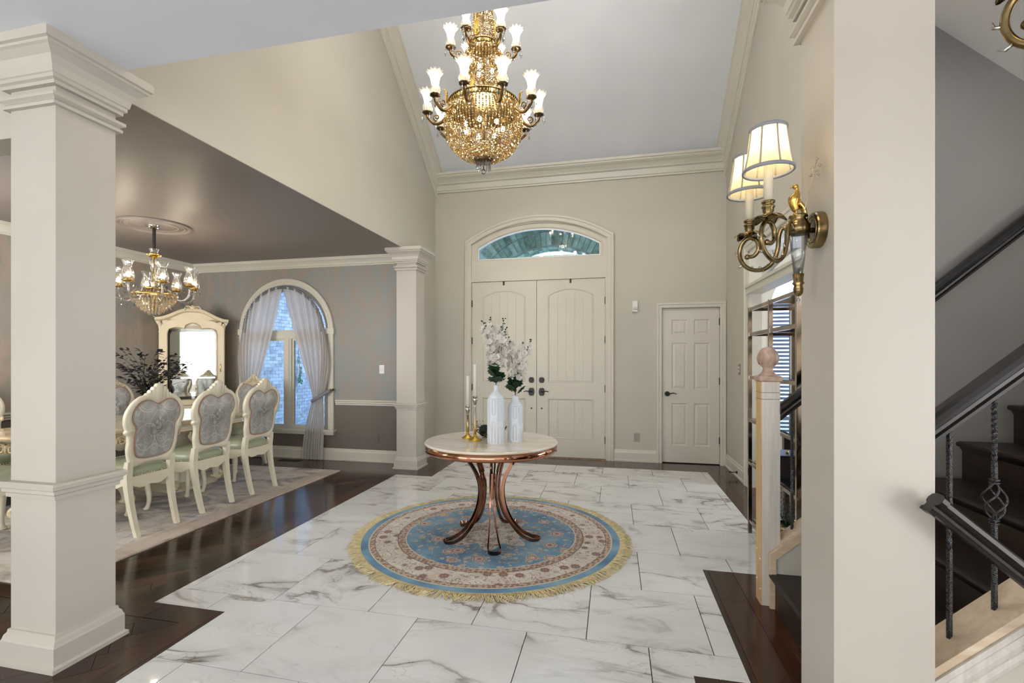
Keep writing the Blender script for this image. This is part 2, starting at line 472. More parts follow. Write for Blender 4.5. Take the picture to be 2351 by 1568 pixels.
def iron():
    t = NT('hammered_iron'); n = t.noise(t.coord(), 420, 2, 0.6)
    t.set(color=t.ramp(n, [(0.42, lin(20, 20, 22)), (0.66, lin(124, 124, 128))]), rough=0.32, metal=0.7); t.bump(n, 0.5, 0.004); return t.m  # glints are painted into the colour as pale speckles
M['iron'] = iron()
M['white'] = plain('white_plastic', lin(232, 230, 226), 0.35)
M['ivory'] = plain('ivory_candle_sleeve', lin(212, 203, 178), 0.5)
M['candle'] = plain('white_wax', lin(232, 227, 217), 0.45)
M['greyplate'] = plain('steel_plate', lin(140, 134, 124), 0.35, 0.5)
M['window_glass'] = glass('window_glass', (0.97, 0.98, 1, 1), 0.10, 0.0, 0.9)
M['crystal'] = glass('crystal', (0.92, 0.92, 0.90, 1), 0.45, 0.03, 0.8)
M['shade_glass'] = glass('fluted_shade_glass', (0.97, 0.95, 0.9, 1), 0.3, 0.06, 0.8, 0.28, (0.95, 0.92, 0.86, 1))
M['clear_glass'] = glass('etched_clear_glass', (0.96, 0.95, 0.93, 1), 0.3, 0.03, 0.8, 0.06, (1, 0.95, 0.88, 1))
M['shelf_glass'] = glass('smoked_shelf_glass', (0.72, 0.74, 0.76, 1), 0.3, 0.02, 0.9)
M['bulb'] = emitter('warm_bulb', (1.0, 0.84, 0.58, 1), 9.0)
M['bulb_soft'] = emitter('warm_bulb_soft', (1.0, 0.84, 0.60, 1), 9.0)
# ---------------------------------------------------------------- the setting
XL, XR, YF = -2.583, 1.43, 6.80        # foyer left wall, right wall, front wall
YD, XD = 6.0, -6.1                     # dining front wall and left wall
ZC = 2.79                              # flat ceilings
SL = 0.745                             # pitch of the vaulted ceiling
def vault(y): return 4.10 + SL * (YF - y)
YR = 4.35                              # ridge
# floor: a dark sub-floor slab that carries the marble tiles and the wooden boards
fl = MB().box(-9, 6.2, -8.4, 7.0, -0.15, -0.005).build('floor', M['grout']); tag(fl, kind='structure')
T0X, T0Y, TS = -0.133, 1.832, 0.592
RECTS = [(-2.075, 0.34, 0.30, 2.247), (-2.55, 0.57, 2.247, 3.397), (-2.55, 1.12, 3.397, 5.395), (-2.10, 1.12, 5.395, 6.345)]
G = 0.0022
def slab_mesh(polys, z0, z1, mat):
    b = MB()
    for P in polys: b.prism(P, lambda a, c, d: (a, c, d), z0, z1)
    return b.mesh('tile', mat)
full = None
for j in range(-3, 8):
    y0 = T0Y + j * TS
    x_off = T0X + (0.0 if j % 2 else 0.2955)
    for i in range(-6, 4):
        x0 = x_off + i * 0.591; x1 = x0 + 0.591; y1 = y0 + TS
        sq = [(x0 + G, y0 + G), (x1 - G, y0 + G), (x1 - G, y1 - G), (x0 + G, y1 - G)]
        if i == -5 and j in (1, 2, 3): pass
        polys = [p for p in (clip(sq, *R) for R in RECTS) if len(p) > 2]
        ar = sum(abs(sum(p[k - 1][0] * p[k][1] - p[k][0] * p[k - 1][1] for k in range(len(p)))) / 2 for p in polys)
        if ar < 0.002: continue
        if ar > (0.591 - 2 * G) * (TS - 2 * G) - 1e-4:
            if full is None: full = slab_mesh([[(a - x0, c - y0) for a, c in sq]], -0.012, 0.0, M['tile'])
            me = full
        else:
            me = slab_mesh([[(a - x0, c - y0) for a, c in p] for p in polys], -0.012, 0.0, M['tile'])
        inst('tile', me, fl, (x0, y0, 0))
# wooden boards
def boards(rects, ang, wd, ln, seed):
    rnd = random.Random(seed); ca, sa = math.cos(ang), math.sin(ang)
    cs = [(x, y) for R in rects for x in R[:2] for y in R[2:]]
    U = [x * ca + y * sa for x, y in cs]; V = [-x * sa + y * ca for x, y in cs]
    r = math.floor(min(V) / wd)
    while r * wd < max(V):
        v0 = r * wd; u = min(U) - rnd.random() * ln
        while u < max(U):
            L = ln * (0.7 + 0.6 * rnd.random()); g = 0.0012
            q = [(u + g, v0 + g), (u + L - g, v0 + g), (u + L - g, v0 + wd - g), (u + g, v0 + wd - g)]
            w = [(a * ca - b * sa, a * sa + b * ca) for a, b in q]
            polys = [p for p in (clip(w, *R) for R in rects) if len(p) > 2]
            ar = sum(abs(sum(p[k - 1][0] * p[k][1] - p[k][0] * p[k - 1][1] for k in range(len(p)))) / 2 for p in polys)
            if ar > 0.003:
                ox, oy = u * ca - v0 * sa, u * sa + v0 * ca
                loc = [[((a - ox) * ca + (b - oy) * sa, -(a - ox) * sa + (b - oy) * ca) for a, b in p] for p in polys]
                inst('plank', slab_mesh(loc, -0.012, 0.0, M['plank']), fl, (ox, oy, 0), (0, 0, ang))
            u += L
        r += 1
BW = 0.15
boards([(-3.6, -2.55 - BW, 2.247, 5.99), (-2.55 - BW, -2.583, 5.395, 5.99)], PI / 4, 0.127, 1.5, 1)      # dining strip, laid diagonally
boards([(-6.1, -3.6, 5.05, 5.99)], PI / 4, 0.127, 1.5, 2)
boards([(-5.2, -3.6, 1.0, 2.8)], PI / 4, 0.127, 1.5, 3)
boards([(-3.6, -2.075 - BW, 0.3, 2.247 - BW)], PI / 4, 0.127, 1.5, 4)                             # round the near column
boards([(-2.55 - BW, -2.55, 2.247, 5.395)], PI / 2, BW, 1.6, 5)
boards([(-2.075 - BW, -2.075, 0.3, 2.247)], PI / 2, BW, 1.7, 6)
boards([(-3.6, -2.075 - BW, 2.247 - BW, 2.247)], 0.0, BW, 1.2, 7)
boards([(-2.583, -2.10, 5.395, 6.345)], PI / 2, 0.16, 1.0, 8)
boards([(-2.583, 1.43, 6.345, 6.80)], 0.0, 0.15, 1.5, 9)
boards([(1.12, 1.43, 3.397, 6.345)], PI / 2, 0.155, 1.4, 10)
boards([(0.57, 1.43, 2.247, 3.397), (0.34, 1.2, 1.2, 2.247)], PI / 2, 0.15, 1.5, 11)
boards([(1.43, 3.2, 3.1, 6.8)], PI / 2, 0.15, 1.6, 12)
tag(MB().box(-6.1, 5.9, -8.2, 0.3, -0.03, -0.001).build('floor', plain('pale_bounce_floor', lin(226, 227, 228), 0.95, var=0.03, vscale=30)), kind='structure')  # unseen floor made pale to bounce light up at the near ceiling
boards([(1.0, 3.0, 0.3, 1.2)], PI / 2, 0.15, 2.0, 13)

def ngon_wall(name, poly, fn, d0, d1, mat):
    return tag(MB().prism(poly, fn, d0, d1).build(name, mat), kind='structure')
# ---- front wall with the arched notch for the double door, and the closet notch
DX0, DX1, DZ = -2.03, -0.111, 2.515       # double door opening
GX, GH, GB, GS, GA = -1.058, 0.906, 2.805, 3.02, 3.277     # transom: centre x, half width, bottom, spring, apex
Rg = (GH ** 2 + (GA - GS) ** 2) / (2 * (GA - GS)); czg = GA - Rg; ag = math.asin(GH / Rg)
arch_in = arc(GX, czg, Rg, PI / 2 + ag, PI / 2 - ag, 22)                # left spring -> right spring
CX0, CX1, CZ = 0.631, 1.354, 2.07
e = 0.06
poly = [(XL - 0.12, 0), (DX0 - e, 0), (DX0 - e, GS)] + [(GX + (x - GX) * (DX1 - DX0 + 2 * e) / 2 / GH + (0), z + 0.045) for x, z in arch_in] + [(DX1 + e, GS), (DX1 + e, 0),
        (CX0, 0), (CX0, CZ), (CX1, CZ), (CX1, 0), (XR + 0.12, 0), (XR + 0.12, vault(YF) + 0.3), (XL - 0.12, vault(YF) + 0.3)]
ngon_wall('wall_front', poly, lambda a, b, d: (a, d, b), YF, YF + 0.16, M['wall'])
# ---- foyer left wall: tall part over the dining opening, and the short return beside the far column
ngon_wall('wall_left', [(1.893, ZC), (6.0, ZC), (6.0, 0), (YF, 0), (YF, vault(YF)), (YR, vault(YR)), (1.893, vault(YR) - SL * (YR - 1.893))],
          lambda a, b, d: (d, a, b), XL - 0.117, XL, M['wall'])
# ---- foyer right wall with the cased opening and its transom light
OY0, OY1, OZ, OT = 3.25, 5.72, 2.09, 2.55
for q in ([(OY1, 0), (YF, 0), (YF, vault(YF)), (OY1, vault(OY1))],
          [(OY0, OT), (OY1, OT), (OY1, vault(OY1)), (YR, vault(YR)), (OY0, vault(YR) - SL * (YR - OY0))],
          [(3.06, 0), (OY0, 0), (OY0, vault(YR) - SL * (YR - OY0)), (3.06, vault(YR) - SL * (YR - 3.06))],
          [(1.893, 3.44), (3.06, 3.44), (3.06, vault(YR) - SL * (YR - 3.06)), (1.893, vault(YR) - SL * (YR - 1.893))]):
    ngon_wall('wall_right', q, lambda a, b, d: (d, a, b), XR, XR + 0.12, M['wall'])
# ---- sloping ceilings of the vault, the flat ceilings
zr = vault(YR) - SL * (YR - 1.893)
b = MB().prism([(YF + 0.2, vault(YF + 0.2)), (YR, vault(YR)), (1.7, vault(YR) - SL * (YR - 1.7)), (1.7, vault(YR) - SL * (YR - 1.7) + 0.15), (YR, vault(YR) + 0.15), (YF + 0.2, vault(YF + 0.2) + 0.15)],
               lambda a, c, d: (d, a, c), XL - 0.12, XR + 0.13)
tag(b.build('ceiling', M['ceiling']), kind='structure')
tag(MB().box(XD - 0.1, 6.2, -8.4, 1.893, ZC, ZC + 0.2).build('ceiling', M['ceiling']), kind='structure')
tag(MB().box(XD - 0.1, XL - 0.0005, 1.893, YD - 0.001, ZC - 0.005, ZC + 0.1).build('ceiling', M['dining_ceiling']), kind='structure')
tag(MB().box(XR + 0.12, 5.2, 3.18, YF + 0.1, ZC, ZC + 0.14).build('ceiling', M['ceiling']), kind='structure')
ngon_wall('wall_gallery', [(XL, ZC + 0.2), (XR, ZC + 0.2), (XR, zr), (XL, zr)], lambda a, b, d: (a, d, b), 1.75, 1.893, M['wall'])
# ---- dining room walls (front wall in two halves round the arched window)
WXc, WR, WSp, WB = -4.52, 0.655, 1.767, 0.40
def half_win(s):
    A = arc(WXc, WSp, WR, PI / 2, PI / 2 + s * PI / 2, 16)
    xe = XD - 0.1 if s > 0 else XL - 0.117
    return [(WXc, 0), (WXc, WB), (WXc - s * WR, WB)] + A[::-1] + [(WXc, ZC), (xe, ZC), (xe, 0)]
b = MB()
for s in (1, -1): b.prism(half_win(s), lambda a, c, d: (a, d, c), YD, YD + 0.16)
tag(b.build('wall_dining_front', M['wallpaper']), kind='structure')
tag(MB().box(XD - 0.12, XD, 1.75, YD, 0, ZC).build('wall_dining_left', M['wallpaper']), kind='structure')
tag(MB().box(XD, -2.69, 1.75, 1.893, 2.45, ZC).box(XD, -5.7, 1.75, 1.893, 0, 2.45).build('wall_dining_near', M['wall']), kind='structure')
# ---- house behind the camera: side walls and a solid rear wall
tag(MB().box(-6.2, -6.08, -8.2, 1.75, 0, ZC).build('wall_rear_left', M['wall']), kind='structure')
tag(MB().box(-6.2, 6.0, -8.35, -8.2, 0, ZC).build('wall_rear', M['wall']), kind='structure')
tag(MB().box(5.9, 6.0, -8.2, 3.06, 0, ZC + 1.6).build('wall_rear_right', M['wall']), kind='structure')
# ---- stair side wall, room beyond the right opening
tag(MB().box(XR, 5.9, 3.06, 3.18, 0, 4.2).build('wall_stair', M['stair_wall']), kind='structure')
tag(MB().box(5.0, 5.12, 3.18, YF, 0, ZC).build('wall_room_right', M['wall_room']), kind='structure')
VXc, VR, VSp, VB = 2.70, 0.80, 2.0, 0.55
def half_v(s):
    A = arc(VXc, VSp, VR, PI / 2, PI / 2 + s * PI / 2, 14)
    xe = XR + 0.12 if s > 0 else 5.0
    return [(VXc, 0), (VXc, VB), (VXc - s * VR, VB)] + A[::-1] + [(VXc, 2.95), (xe, 2.95), (xe, 0)]
b = MB()
for s in (1, -1): b.prism(half_v(s), lambda a, c, d: (a, d, c), YF, YF + 0.16)
tag(b.build('wall_room_front', M['wall_room']), kind='structure')
# soffit of the upper flight, falling to the right over the stairs
zs = lambda x: 3.176 - 0.885 * (x - 1.69)
tag(MB().prism([(1.44, zs(1.44)), (3.2, zs(3.2)), (3.2, zs(3.2) + 0.3), (1.44, zs(1.44) + 0.3)], lambda a, c, d: (a, d, c), 1.95, 3.06).build('ceiling', M['soffit']), kind='structure')

# ---------------------------------------------------------------- mouldings
CROWN = [(0, 0), (0.018, 0), (0.018, 0.02), (0.030, 0.03), (0.030, 0.10), (0.040, 0.112), (0.050, 0.112), (0.060, 0.135), (0.085, 0.17), (0.110, 0.19), (0.122, 0.205), (0.122, 0.22), (0.135, 0.225), (0.135, 0.26), (0, 0.26)]
SCROWN = [(0, 0), (0.012, 0), (0.012, 0.015), (0.025, 0.022), (0.035, 0.045), (0.06, 0.075), (0.075, 0.085), (0.075, 0.10), (0.085, 0.10), (0.085, 0.125), (0, 0.125)]
BASE = [(0, 0), (0.028, 0), (0.028, 0.022), (0.018, 0.03), (0.018, 0.118), (0.012, 0.13), (0.010, 0.15), (0, 0.16)]
RAIL = [(0, -0.055), (0.012, -0.055), (0.014, -0.035), (0.024, -0.025), (0.020, -0.012), (0.034, 0.0), (0.034, 0.012), (0.026, 0.018), (0, 0.018)]
tk = [0]
def trim(b, mat='trim', nm='trim'):
    tk[0] += 1
    return tag(b.build('%s_%d' % (nm, tk[0]), M[mat]), kind='structure')
# foyer crown: front wall, then the two rakes
trim(MB().run((XL, YF, 3.845), (XR, YF, 3.845), (0, -1, 0), (0, 0, 1), CROWN))
n = math.hypot(1, SL); dv = Vector((0, SL / n, 1 / n))
zc = lambda y: vault(y) - 0.26 * n
trim(MB().run((XL, YF - 0.0, zc(YF)), (XL, YR, zc(YR)), (1, 0, 0), dv, CROWN))
trim(MB().run((XR, YF - 0.0, zc(YF)), (XR, YR, zc(YR)), (-1, 0, 0), dv, CROWN))
# dining crown, chair rail, baseboards
trim(MB().sweep([(XD, 1.9), (XD, YD), (-2.62, YD)], SCROWN, XY(ZC - 0.125)))
trim(MB().sweep([(XD, 1.9), (XD, YD), (-5.30, YD)], RAIL, XY(0.815)))
trim(MB().sweep([(-3.735, YD), (-2.60, YD)], RAIL, XY(0.815)))
trim(MB().sweep([(XD, 1.9), (XD, YD), (-2.60, YD)], BASE, XY(0)), nm='baseboard')
trim(MB().sweep([(XL, 6.0), (XL, YF), (-2.115, YF)], BASE, XY(0)), nm='baseboard')
trim(MB().sweep([(-0.03, YF), (0.563, YF)], BASE, XY(0)), nm='baseboard')
trim(MB().sweep([(XR, YF - 0.02), (XR, 5.82)], BASE, XY(0)), nm='baseboard')
CAS = [(0, 0), (0, 0.018), (0.012, 0.024), (0.05, 0.024), (0.058, 0.034), (0.085, 0.034), (0.095, 0.022), (0.095, 0)]
# casing of the opening in the right wall: far jamb, header and the transom bar
b = MB().sweep([(OY0, OT), (OY1, OT), (OY1, 0)], [(-u, v) for u, v in CAS], WX(XR, -1)); trim(b)
trim(MB().box(XR - 0.03, XR + 0.13, OY0, OY1, OZ, OZ + 0.085).box(XR - 0.045, XR - 0.005, OY0, OY1, OZ + 0.06, OZ + 0.09))
trim(MB().box(XR - 0.004, XR + 0.124, OY1 - 0.02, OY1, 0, OT).box(XR - 0.004, XR + 0.124, OY0, OY1, OT - 0.02, OT))

# ---------------------------------------------------------------- columns
def column(x0, y0, w, label, ztop=ZC, plainp=False):
    x1, y1 = x0 + w, y0 + w
    t = thing('column', label, 'column', (x0 + w / 2, y0 + w / 2, 0))
    path = [(x0, y0), (x1, y0), (x1, y1), (x0, y1)]       # counter-clockwise: outside is to the right
    MB().box(x0, x1, y0, y1, 0.0, ztop - 0.02).build('shaft', M['column'], t, True)
    cap = [(-0.01, -0.275), (0.020, -0.275), (0.022, -0.262), (0.012, -0.252), (0.030, -0.240), (0.030, -0.226), (0.018, -0.222), (-0.01, -0.222)]
    MB().sweep(path, cap, XY(ztop), True).build('neck_moulding', M['column'], t, True)
    cr = [(-0.01, -0.188), (0.022, -0.188), (0.022, -0.172), (0.034, -0.166), (0.034, -0.150), (0.040, -0.146), (0.046, -0.115), (0.062, -0.085), (0.088, -0.062), (0.098, -0.056), (0.098, -0.044), (0.110, -0.040), (0.110, 0), (-0.01, 0)]
    MB().sweep(path, cr, XY(ztop), True).build('capital', M['column'], t, True)
    if plainp: return t
    MB().sweep(path, [(-0.01, -0.058), (0.012, -0.058), (0.013, -0.040), (0.022, -0.034), (0.022, -0.018), (0.034, -0.012), (0.036, 0.004), (0.028, 0.014), (-0.01, 0.016)], XY(0.815), True).build('rail_moulding', M['column'], t, True)
    MB().sweep(path, [(-0.01, 0), (0.038, 0), (0.038, 0.018), (0.026, 0.026), (0.026, 0.105), (0.022, 0.112), (0.018, 0.128), (0.010, 0.138), (0.008, 0.152), (-0.01, 0.158)], XY(0), True).build('base', M['column'], t, True)
    return t
column(-2.69, 1.66, 0.266, 'square cream column standing nearest on the left beside the dining room')
column(-2.69, 5.70, 0.266, 'slim square column at the far end of the dining opening')
column(0.653, 1.66, 0.262, 'pale square column on the right carrying the brass wall sconce', plainp=True)
# ---------------------------------------------------------------- double entrance door (door_1), transom (window_1), closet door (door_2)
YDo = YF + 0.03                       # face of the door leaves
d1 = thing('door_1', 'cream double entrance door with arched plank panels and black hardware', None, (GX, YF, 0), kind='structure')
DM = (DX0 + DX1) / 2
def door_leaf(x0, x1, hinge_right):
    lf = MB().box(x0, x1, YDo + 0.008, YDo + 0.05, 0.012, DZ - 0.004).build('door_leaf', M['door'], d1, True)
    w = x1 - x0; a0, a1 = x0 + 0.155 * w / 0.96, x1 - 0.155 * w / 0.96
    lo0, lo1, up0, us, ua = 0.27, 0.835, 1.06, 2.285, 2.385
    R = (((a1 - a0) / 2) ** 2 + (ua - us) ** 2) / (2 * (ua - us)); cx = (a0 + a1) / 2; cz = ua - R; an = math.asin((a1 - a0) / 2 / R)
    A = arc(cx, cz, R, PI / 2 + an, PI / 2 - an, 14)
    fn = lambda a, b, d: (a, d, b)
    f = MB()
    f.prism([(x0, 0.012), (a0, 0.012), (a0, DZ - 0.004), (x0, DZ - 0.004)], fn, YDo, YDo + 0.01)
    f.prism([(a1, 0.012), (x1, 0.012), (x1, DZ - 0.004), (a1, DZ - 0.004)], fn, YDo, YDo + 0.01)
    f.prism([(a0, 0.012), (a1, 0.012), (a1, lo0), (a0, lo0)], fn, YDo, YDo + 0.01)
    f.prism([(a0, lo1), (a1, lo1), (a1, up0), (a0, up0)], fn, YDo, YDo + 0.01)
    f.prism(A + [(a1, DZ - 0.004), (a0, DZ - 0.004)], fn, YDo, YDo + 0.01)
    f.build('frame', M['door'], lf, True)
    mo = [(0, 0), (0.004, 0.004), (0.014, 0.001), (0.022, -0.006), (0.022, -0.008), (0, -0.008)]
    m = MB().sweep([(a0, up0), (a0, us)] + A[1:-1] + [(a1, us), (a1, up0)], mo, WY(YDo), True)
    m.sweep([(a0, lo0), (a0, lo1), (a1, lo1), (a1, lo0)], mo, WY(YDo), True)
    m.build('panel_moulding', M['door'], lf, True)
    for k in range(5):                                     # the grooved planks of the two panels
        p0 = lerp(a0 + 0.024, a1 - 0.024, k / 5) + 0.002; p1 = lerp(a0 + 0.024, a1 - 0.024, (k + 1) / 5) - 0.002
        zt = lambda x: cz + math.sqrt(R * R - (x - cx) ** 2) - 0.022
        q = [(p0, up0 + 0.024), (p1, up0 + 0.024), (p1, zt(p1)), ((p0 + p1) / 2, zt((p0 + p1) / 2)), (p0, zt(p0))]
        MB().prism(q, fn, YDo + 0.0035, YDo + 0.012).build('plank', M['door'], lf, True)
        MB().box(p0, p1, YDo + 0.0035, YDo + 0.012, lo0 + 0.024, lo1 - 0.024).build('plank', M['door'], lf, True)
    hx = x1 + 0.004 if hinge_right else x0 - 0.004
    for z in (0.27, 0.98, 1.66, 2.20):
        MB().box(hx - 0.012, hx + 0.012, YDo - 0.006, YDo + 0.004, z - 0.048, z + 0.048).lathe([(0.007, -0.052), (0.007, 0.052)], (hx, YDo - 0.008, z), 8).build('hinge', M['black'], lf, True)
    s = 1 if hinge_right else -1
    px = DM + s * 0.074
    oc = [(0.024, -0.055), (0.037, -0.035), (0.042, -0.012), (0.042, 0.012), (0.037, 0.035), (0.024, 0.055)]
    plate = oc + [(-a, b) for a, b in oc[::-1]]
    h = MB().prism([(px + a, 0.925 + b) for a, b in plate], fn, YDo - 0.010, YDo)
    h.prism([(px + a * 0.9, 1.092 + b * 0.72) for a, b in plate], fn, YDo - 0.010, YDo)
    h.lathe([(0.012, 0), (0.012, 0.03)], (0, 0, 0), 10) if False else None
    h.tube([(px, YDo - 0.008, 0.925), (px, YDo - 0.05, 0.925)], 0.012, 8)
    h.tube([(px, YDo - 0.046, 0.925), (px + s * 0.03, YDo - 0.05, 0.93), (px + s * 0.07, YDo - 0.048, 0.938), (px + s * 0.105, YDo - 0.045, 0.928)], [0.010, 0.009, 0.007, 0.006], 8)
    h.tube([(px, YDo - 0.008, 1.092), (px, YDo - 0.03, 1.092)], 0.018, 8)
    h.build('door_handle', M['black'], lf, True)
    MB().tube([(px, YDo + 0.0, 0.69), (px, YDo - 0.008, 0.69)], 0.012, 10).build('peg', M['black'], lf, True)
    MB().box((x0 + x1) / 2 - 0.012, (x0 + x1) / 2 + 0.012, YDo - 0.01, YDo + 0.002, DZ - 0.058, DZ).build('latch', M['black'], lf, True)
door_leaf(DX0 + 0.003, DM - 0.003, False)
door_leaf(DM + 0.003, DX1 - 0.003, True)
MB().box(DX0 - 0.06, DX0, YF, YF + 0.12, 0, GS + 0.06).box(DX1, DX1 + 0.06, YF, YF + 0.12, 0, GS + 0.06).box(DX0, DX1, YF + 0.012, YF + 0.1, DZ, GB).build('jamb', M['door'], d1, True)
MB().box(DX0 - 0.01, DX0 + 0.03, YDo + 0.052, YDo + 0.1, 0, DZ).box(DX1 - 0.03, DX1 + 0.01, YDo + 0.052, YDo + 0.1, 0, DZ).box(DX0, DX1, YDo + 0.052, YDo + 0.1, DZ - 0.03, DZ + 0.01).box(DM - 0.03, DM + 0.03, YDo + 0.052, YDo + 0.075, 0, DZ).build('gap_stop', M['black'], d1, True)  # added dark stops behind the leaves, block outside light at the gaps
MB().box(DX0, DX1, YF - 0.03, YF + 0.1, 0.0, 0.012).build('threshold', M['darkbronze'], d1, True)
ARC2 = lambda g: arc(GX, czg, Rg + g, PI / 2 + math.asin(min(1, (GH + g) / (Rg + g))), PI / 2 - math.asin(min(1, (GH + g) / (Rg + g))), 22)
path = [(DX0 - 0.02, 0)] + ARC2(0.065) + [(DX1 + 0.02, 0)]
trim(MB().sweep(path, [(-u, v) for u, v in CAS], WY(YF)), 'door')
# transom light
w1 = thing('window_1', 'arched fanlight over the entrance door', None, (GX, YF, GB), kind='structure')
sh = [(GX - GH, GB)] + arch_in + [(GX + GH, GB)]
def shrink(g): return [(GX - GH + g, GB + g)] + arc(GX, czg, Rg - g, PI / 2 + math.asin((GH - g) / (Rg - g)), PI / 2 - math.asin((GH - g) / (Rg - g)), 22) + [(GX + GH - g, GB + g)]
MB().sweep(sh, [(-0.085, 0.0), (-0.085, -0.09), (0.03, -0.09), (0.03, -0.012), (0.018, -0.012), (0.018, 0.0), (0.006, 0.004), (-0.01, 0.0)], WY(YF + 0.02), True).build('window_frame', M['door'], w1, True)
MB().sweep(shrink(0.03), [(0, 0), (0.012, 0), (0.012, -0.02), (0, -0.02)], WY(YF + 0.03), True).build('bead', M['white'], w1, True)
MB().prism(shrink(0.025), lambda a, b, d: (a, d, b), YF + 0.05, YF + 0.056).build('pane', M['window_glass'], w1, True)

# closet door
d2 = thing('door_2', 'white six panel closet door with a round black handle', None, ((CX0 + CX1) / 2, YF, 0), kind='structure')
y = YF + 0.02
sl = MB().box(CX0 + 0.004, CX1 - 0.004, y + 0.010, y + 0.045, 0.012, CZ - 0.004).build('door_slab', M['door_white'], d2, True)
xs = [CX0 + 0.004, CX0 + 0.125, CX0 + 0.32, CX0 + 0.405, CX0 + 0.60, CX1 - 0.004]
zs_ = [0.012, 0.235, 0.80, 0.985, 1.605, 1.715, 1.915, CZ - 0.004]
f = MB()
for i in (0, 2, 4): f.box(xs[i], xs[i + 1], y, y + 0.012, zs_[0], zs_[-1])
for k in (0, 2, 4, 6):
    for i in (1, 3): f.box(xs[i], xs[i + 1], y, y + 0.012, zs_[k], zs_[k + 1])
f.build('frame', M['door_white'], sl, True)
for i in (1, 3):
    for k in (1, 3, 5):
        b = MB(); x0, x1, z0, z1 = xs[i], xs[i + 1], zs_[k], zs_[k + 1]
        rings = [(0.0, y), (0.012, y + 0.009), (0.022, y + 0.009), (0.040, y + 0.002), (0.045, y + 0.002)]
        L = [[(x0 + g, yy, z0 + g), (x1 - g, yy, z0 + g), (x1 - g, yy, z1 - g), (x0 + g, yy, z1 - g)] for g, yy in rings]
        b.loft(L, False, False).add(L[-1], [(0, 1, 2, 3)]).build('panel', M['door_white'], sl, True)
h = MB().tube([(CX0 + 0.068, y, 0.925), (CX0 + 0.068, y - 0.014, 0.925)], 0.034, 16)
h.tube([(CX0 + 0.068, y - 0.01, 0.925), (CX0 + 0.068, y - 0.045, 0.925), (CX0 + 0.10, y - 0.05, 0.928), (CX0 + 0.14, y - 0.046, 0.938), (CX0 + 0.185, y - 0.044, 0.925)], [0.011, 0.011, 0.009, 0.007, 0.005], 8)
h.build('door_handle', M['black'], d2, True)
for z in (0.32, 1.10, 1.88):
    MB().box(CX1 - 0.010, CX1 + 0.006, y - 0.006, y + 0.006, z - 0.042, z + 0.042).lathe([(0.006, -0.046), (0.006, 0.046)], (CX1 - 0.002, y - 0.008, z), 8).build('hinge', M['black'], d2, True)
MB().box(CX0 + 0.001, CX0 + 0.006, y - 0.002, y + 0.01, 0.89, 0.96).build('strike', M['black'], d2, True)
trim(MB().sweep([(CX0, 0), (CX0, CZ), (CX1, CZ), (CX1, 0)], [(-u * 0.78, v) for u, v in CAS], WY(YF)), 'door_white')
tag(MB().box(CX0 - 0.03, CX1 + 0.03, YF + 0.066, YF + 0.16, 0, CZ + 0.03).build('wall_closet_back', M['wall']), kind='structure')

# ---------------------------------------------------------------- dining window (window_2) with arched casing
w2 = thing('window_2', 'arched dining room window', None, (WXc, YD, WB), kind='structure')
CW = 0.105
wa = arc(WXc, WSp, WR, PI, 0, 32)
cas = [(-0.012, 0), (-0.012, 0.012), (-0.02, 0.022), (-0.05, 0.022), (-0.06, 0.03), (-0.098, 0.03), (-CW, 0.02), (-CW, 0)]
trim(MB().sweep([(WXc - WR, WB)] + wa + [(WXc + WR, WB)], cas, WY(YD)))
b = MB().box(WXc - WR - CW - 0.012, WXc + WR + CW + 0.012, YD - 0.045, YD, WB - 0.055, WB - 0.01).box(WXc - WR - CW - 0.03, WXc + WR + CW + 0.03, YD - 0.07, YD + 0.1, WB - 0.012, WB + 0.018)
for s in (-1, 1): b.box(WXc + s * (WR + CW / 2) - CW / 2 - 0.012, WXc + s * (WR + CW / 2) + CW / 2 + 0.012, YD - 0.038, YD, WSp - 0.03, WSp + 0.05)
b.build('window_sill', M['trim'], w2, True)
# frame: outer ring, transom bar, centre post
fw = 0.055
MB().sweep([(WXc - WR, WB)] + wa + [(WXc + WR, WB)], [(0.0, 0), (fw, 0), (fw, -0.05), (0.0, -0.05)], WY(YD + 0.05), True).build('window_frame', M['trim'], w2, True)
MB().box(WXc - WR, WXc + WR, YD + 0.035, YD + 0.1, WSp - 0.085, WSp + 0.035).build('transom_bar', M['trim'], w2, True)
MB().box(WXc - 0.055, WXc + 0.055, YD + 0.035, YD + 0.1, WB, WSp - 0.085).box(WXc - 0.025, WXc + 0.025, YD + 0.025, YD + 0.1, WB, WSp - 0.085).build('mullion', M['trim'], w2, True)
for s in (-1, 1):
    x0, x1 = sorted((WXc + s * 0.055, WXc + s * (WR - fw)))
    MB().sweep([(x0, WB + 0.03), (x0, WSp - 0.085), (x1, WSp - 0.085), (x1, WB + 0.03)], [(0, 0), (0.03, 0), (0.03, -0.03), (0, -0.03)], WY(YD + 0.06), True).build('sash', M['trim'], w2, True)
    MB().box(x0 + 0.02, x1 - 0.02, YD + 0.075, YD + 0.081, WB + 0.05, WSp - 0.105).build('pane', M['window_glass'], w2, True)
MB().prism(arc(WXc, WSp + 0.035, WR - fw + 0.005, PI, 0, 24), lambda a, b, d: (a, d, b), YD + 0.075, YD + 0.081).build('pane', M['window_glass'], w2, True)

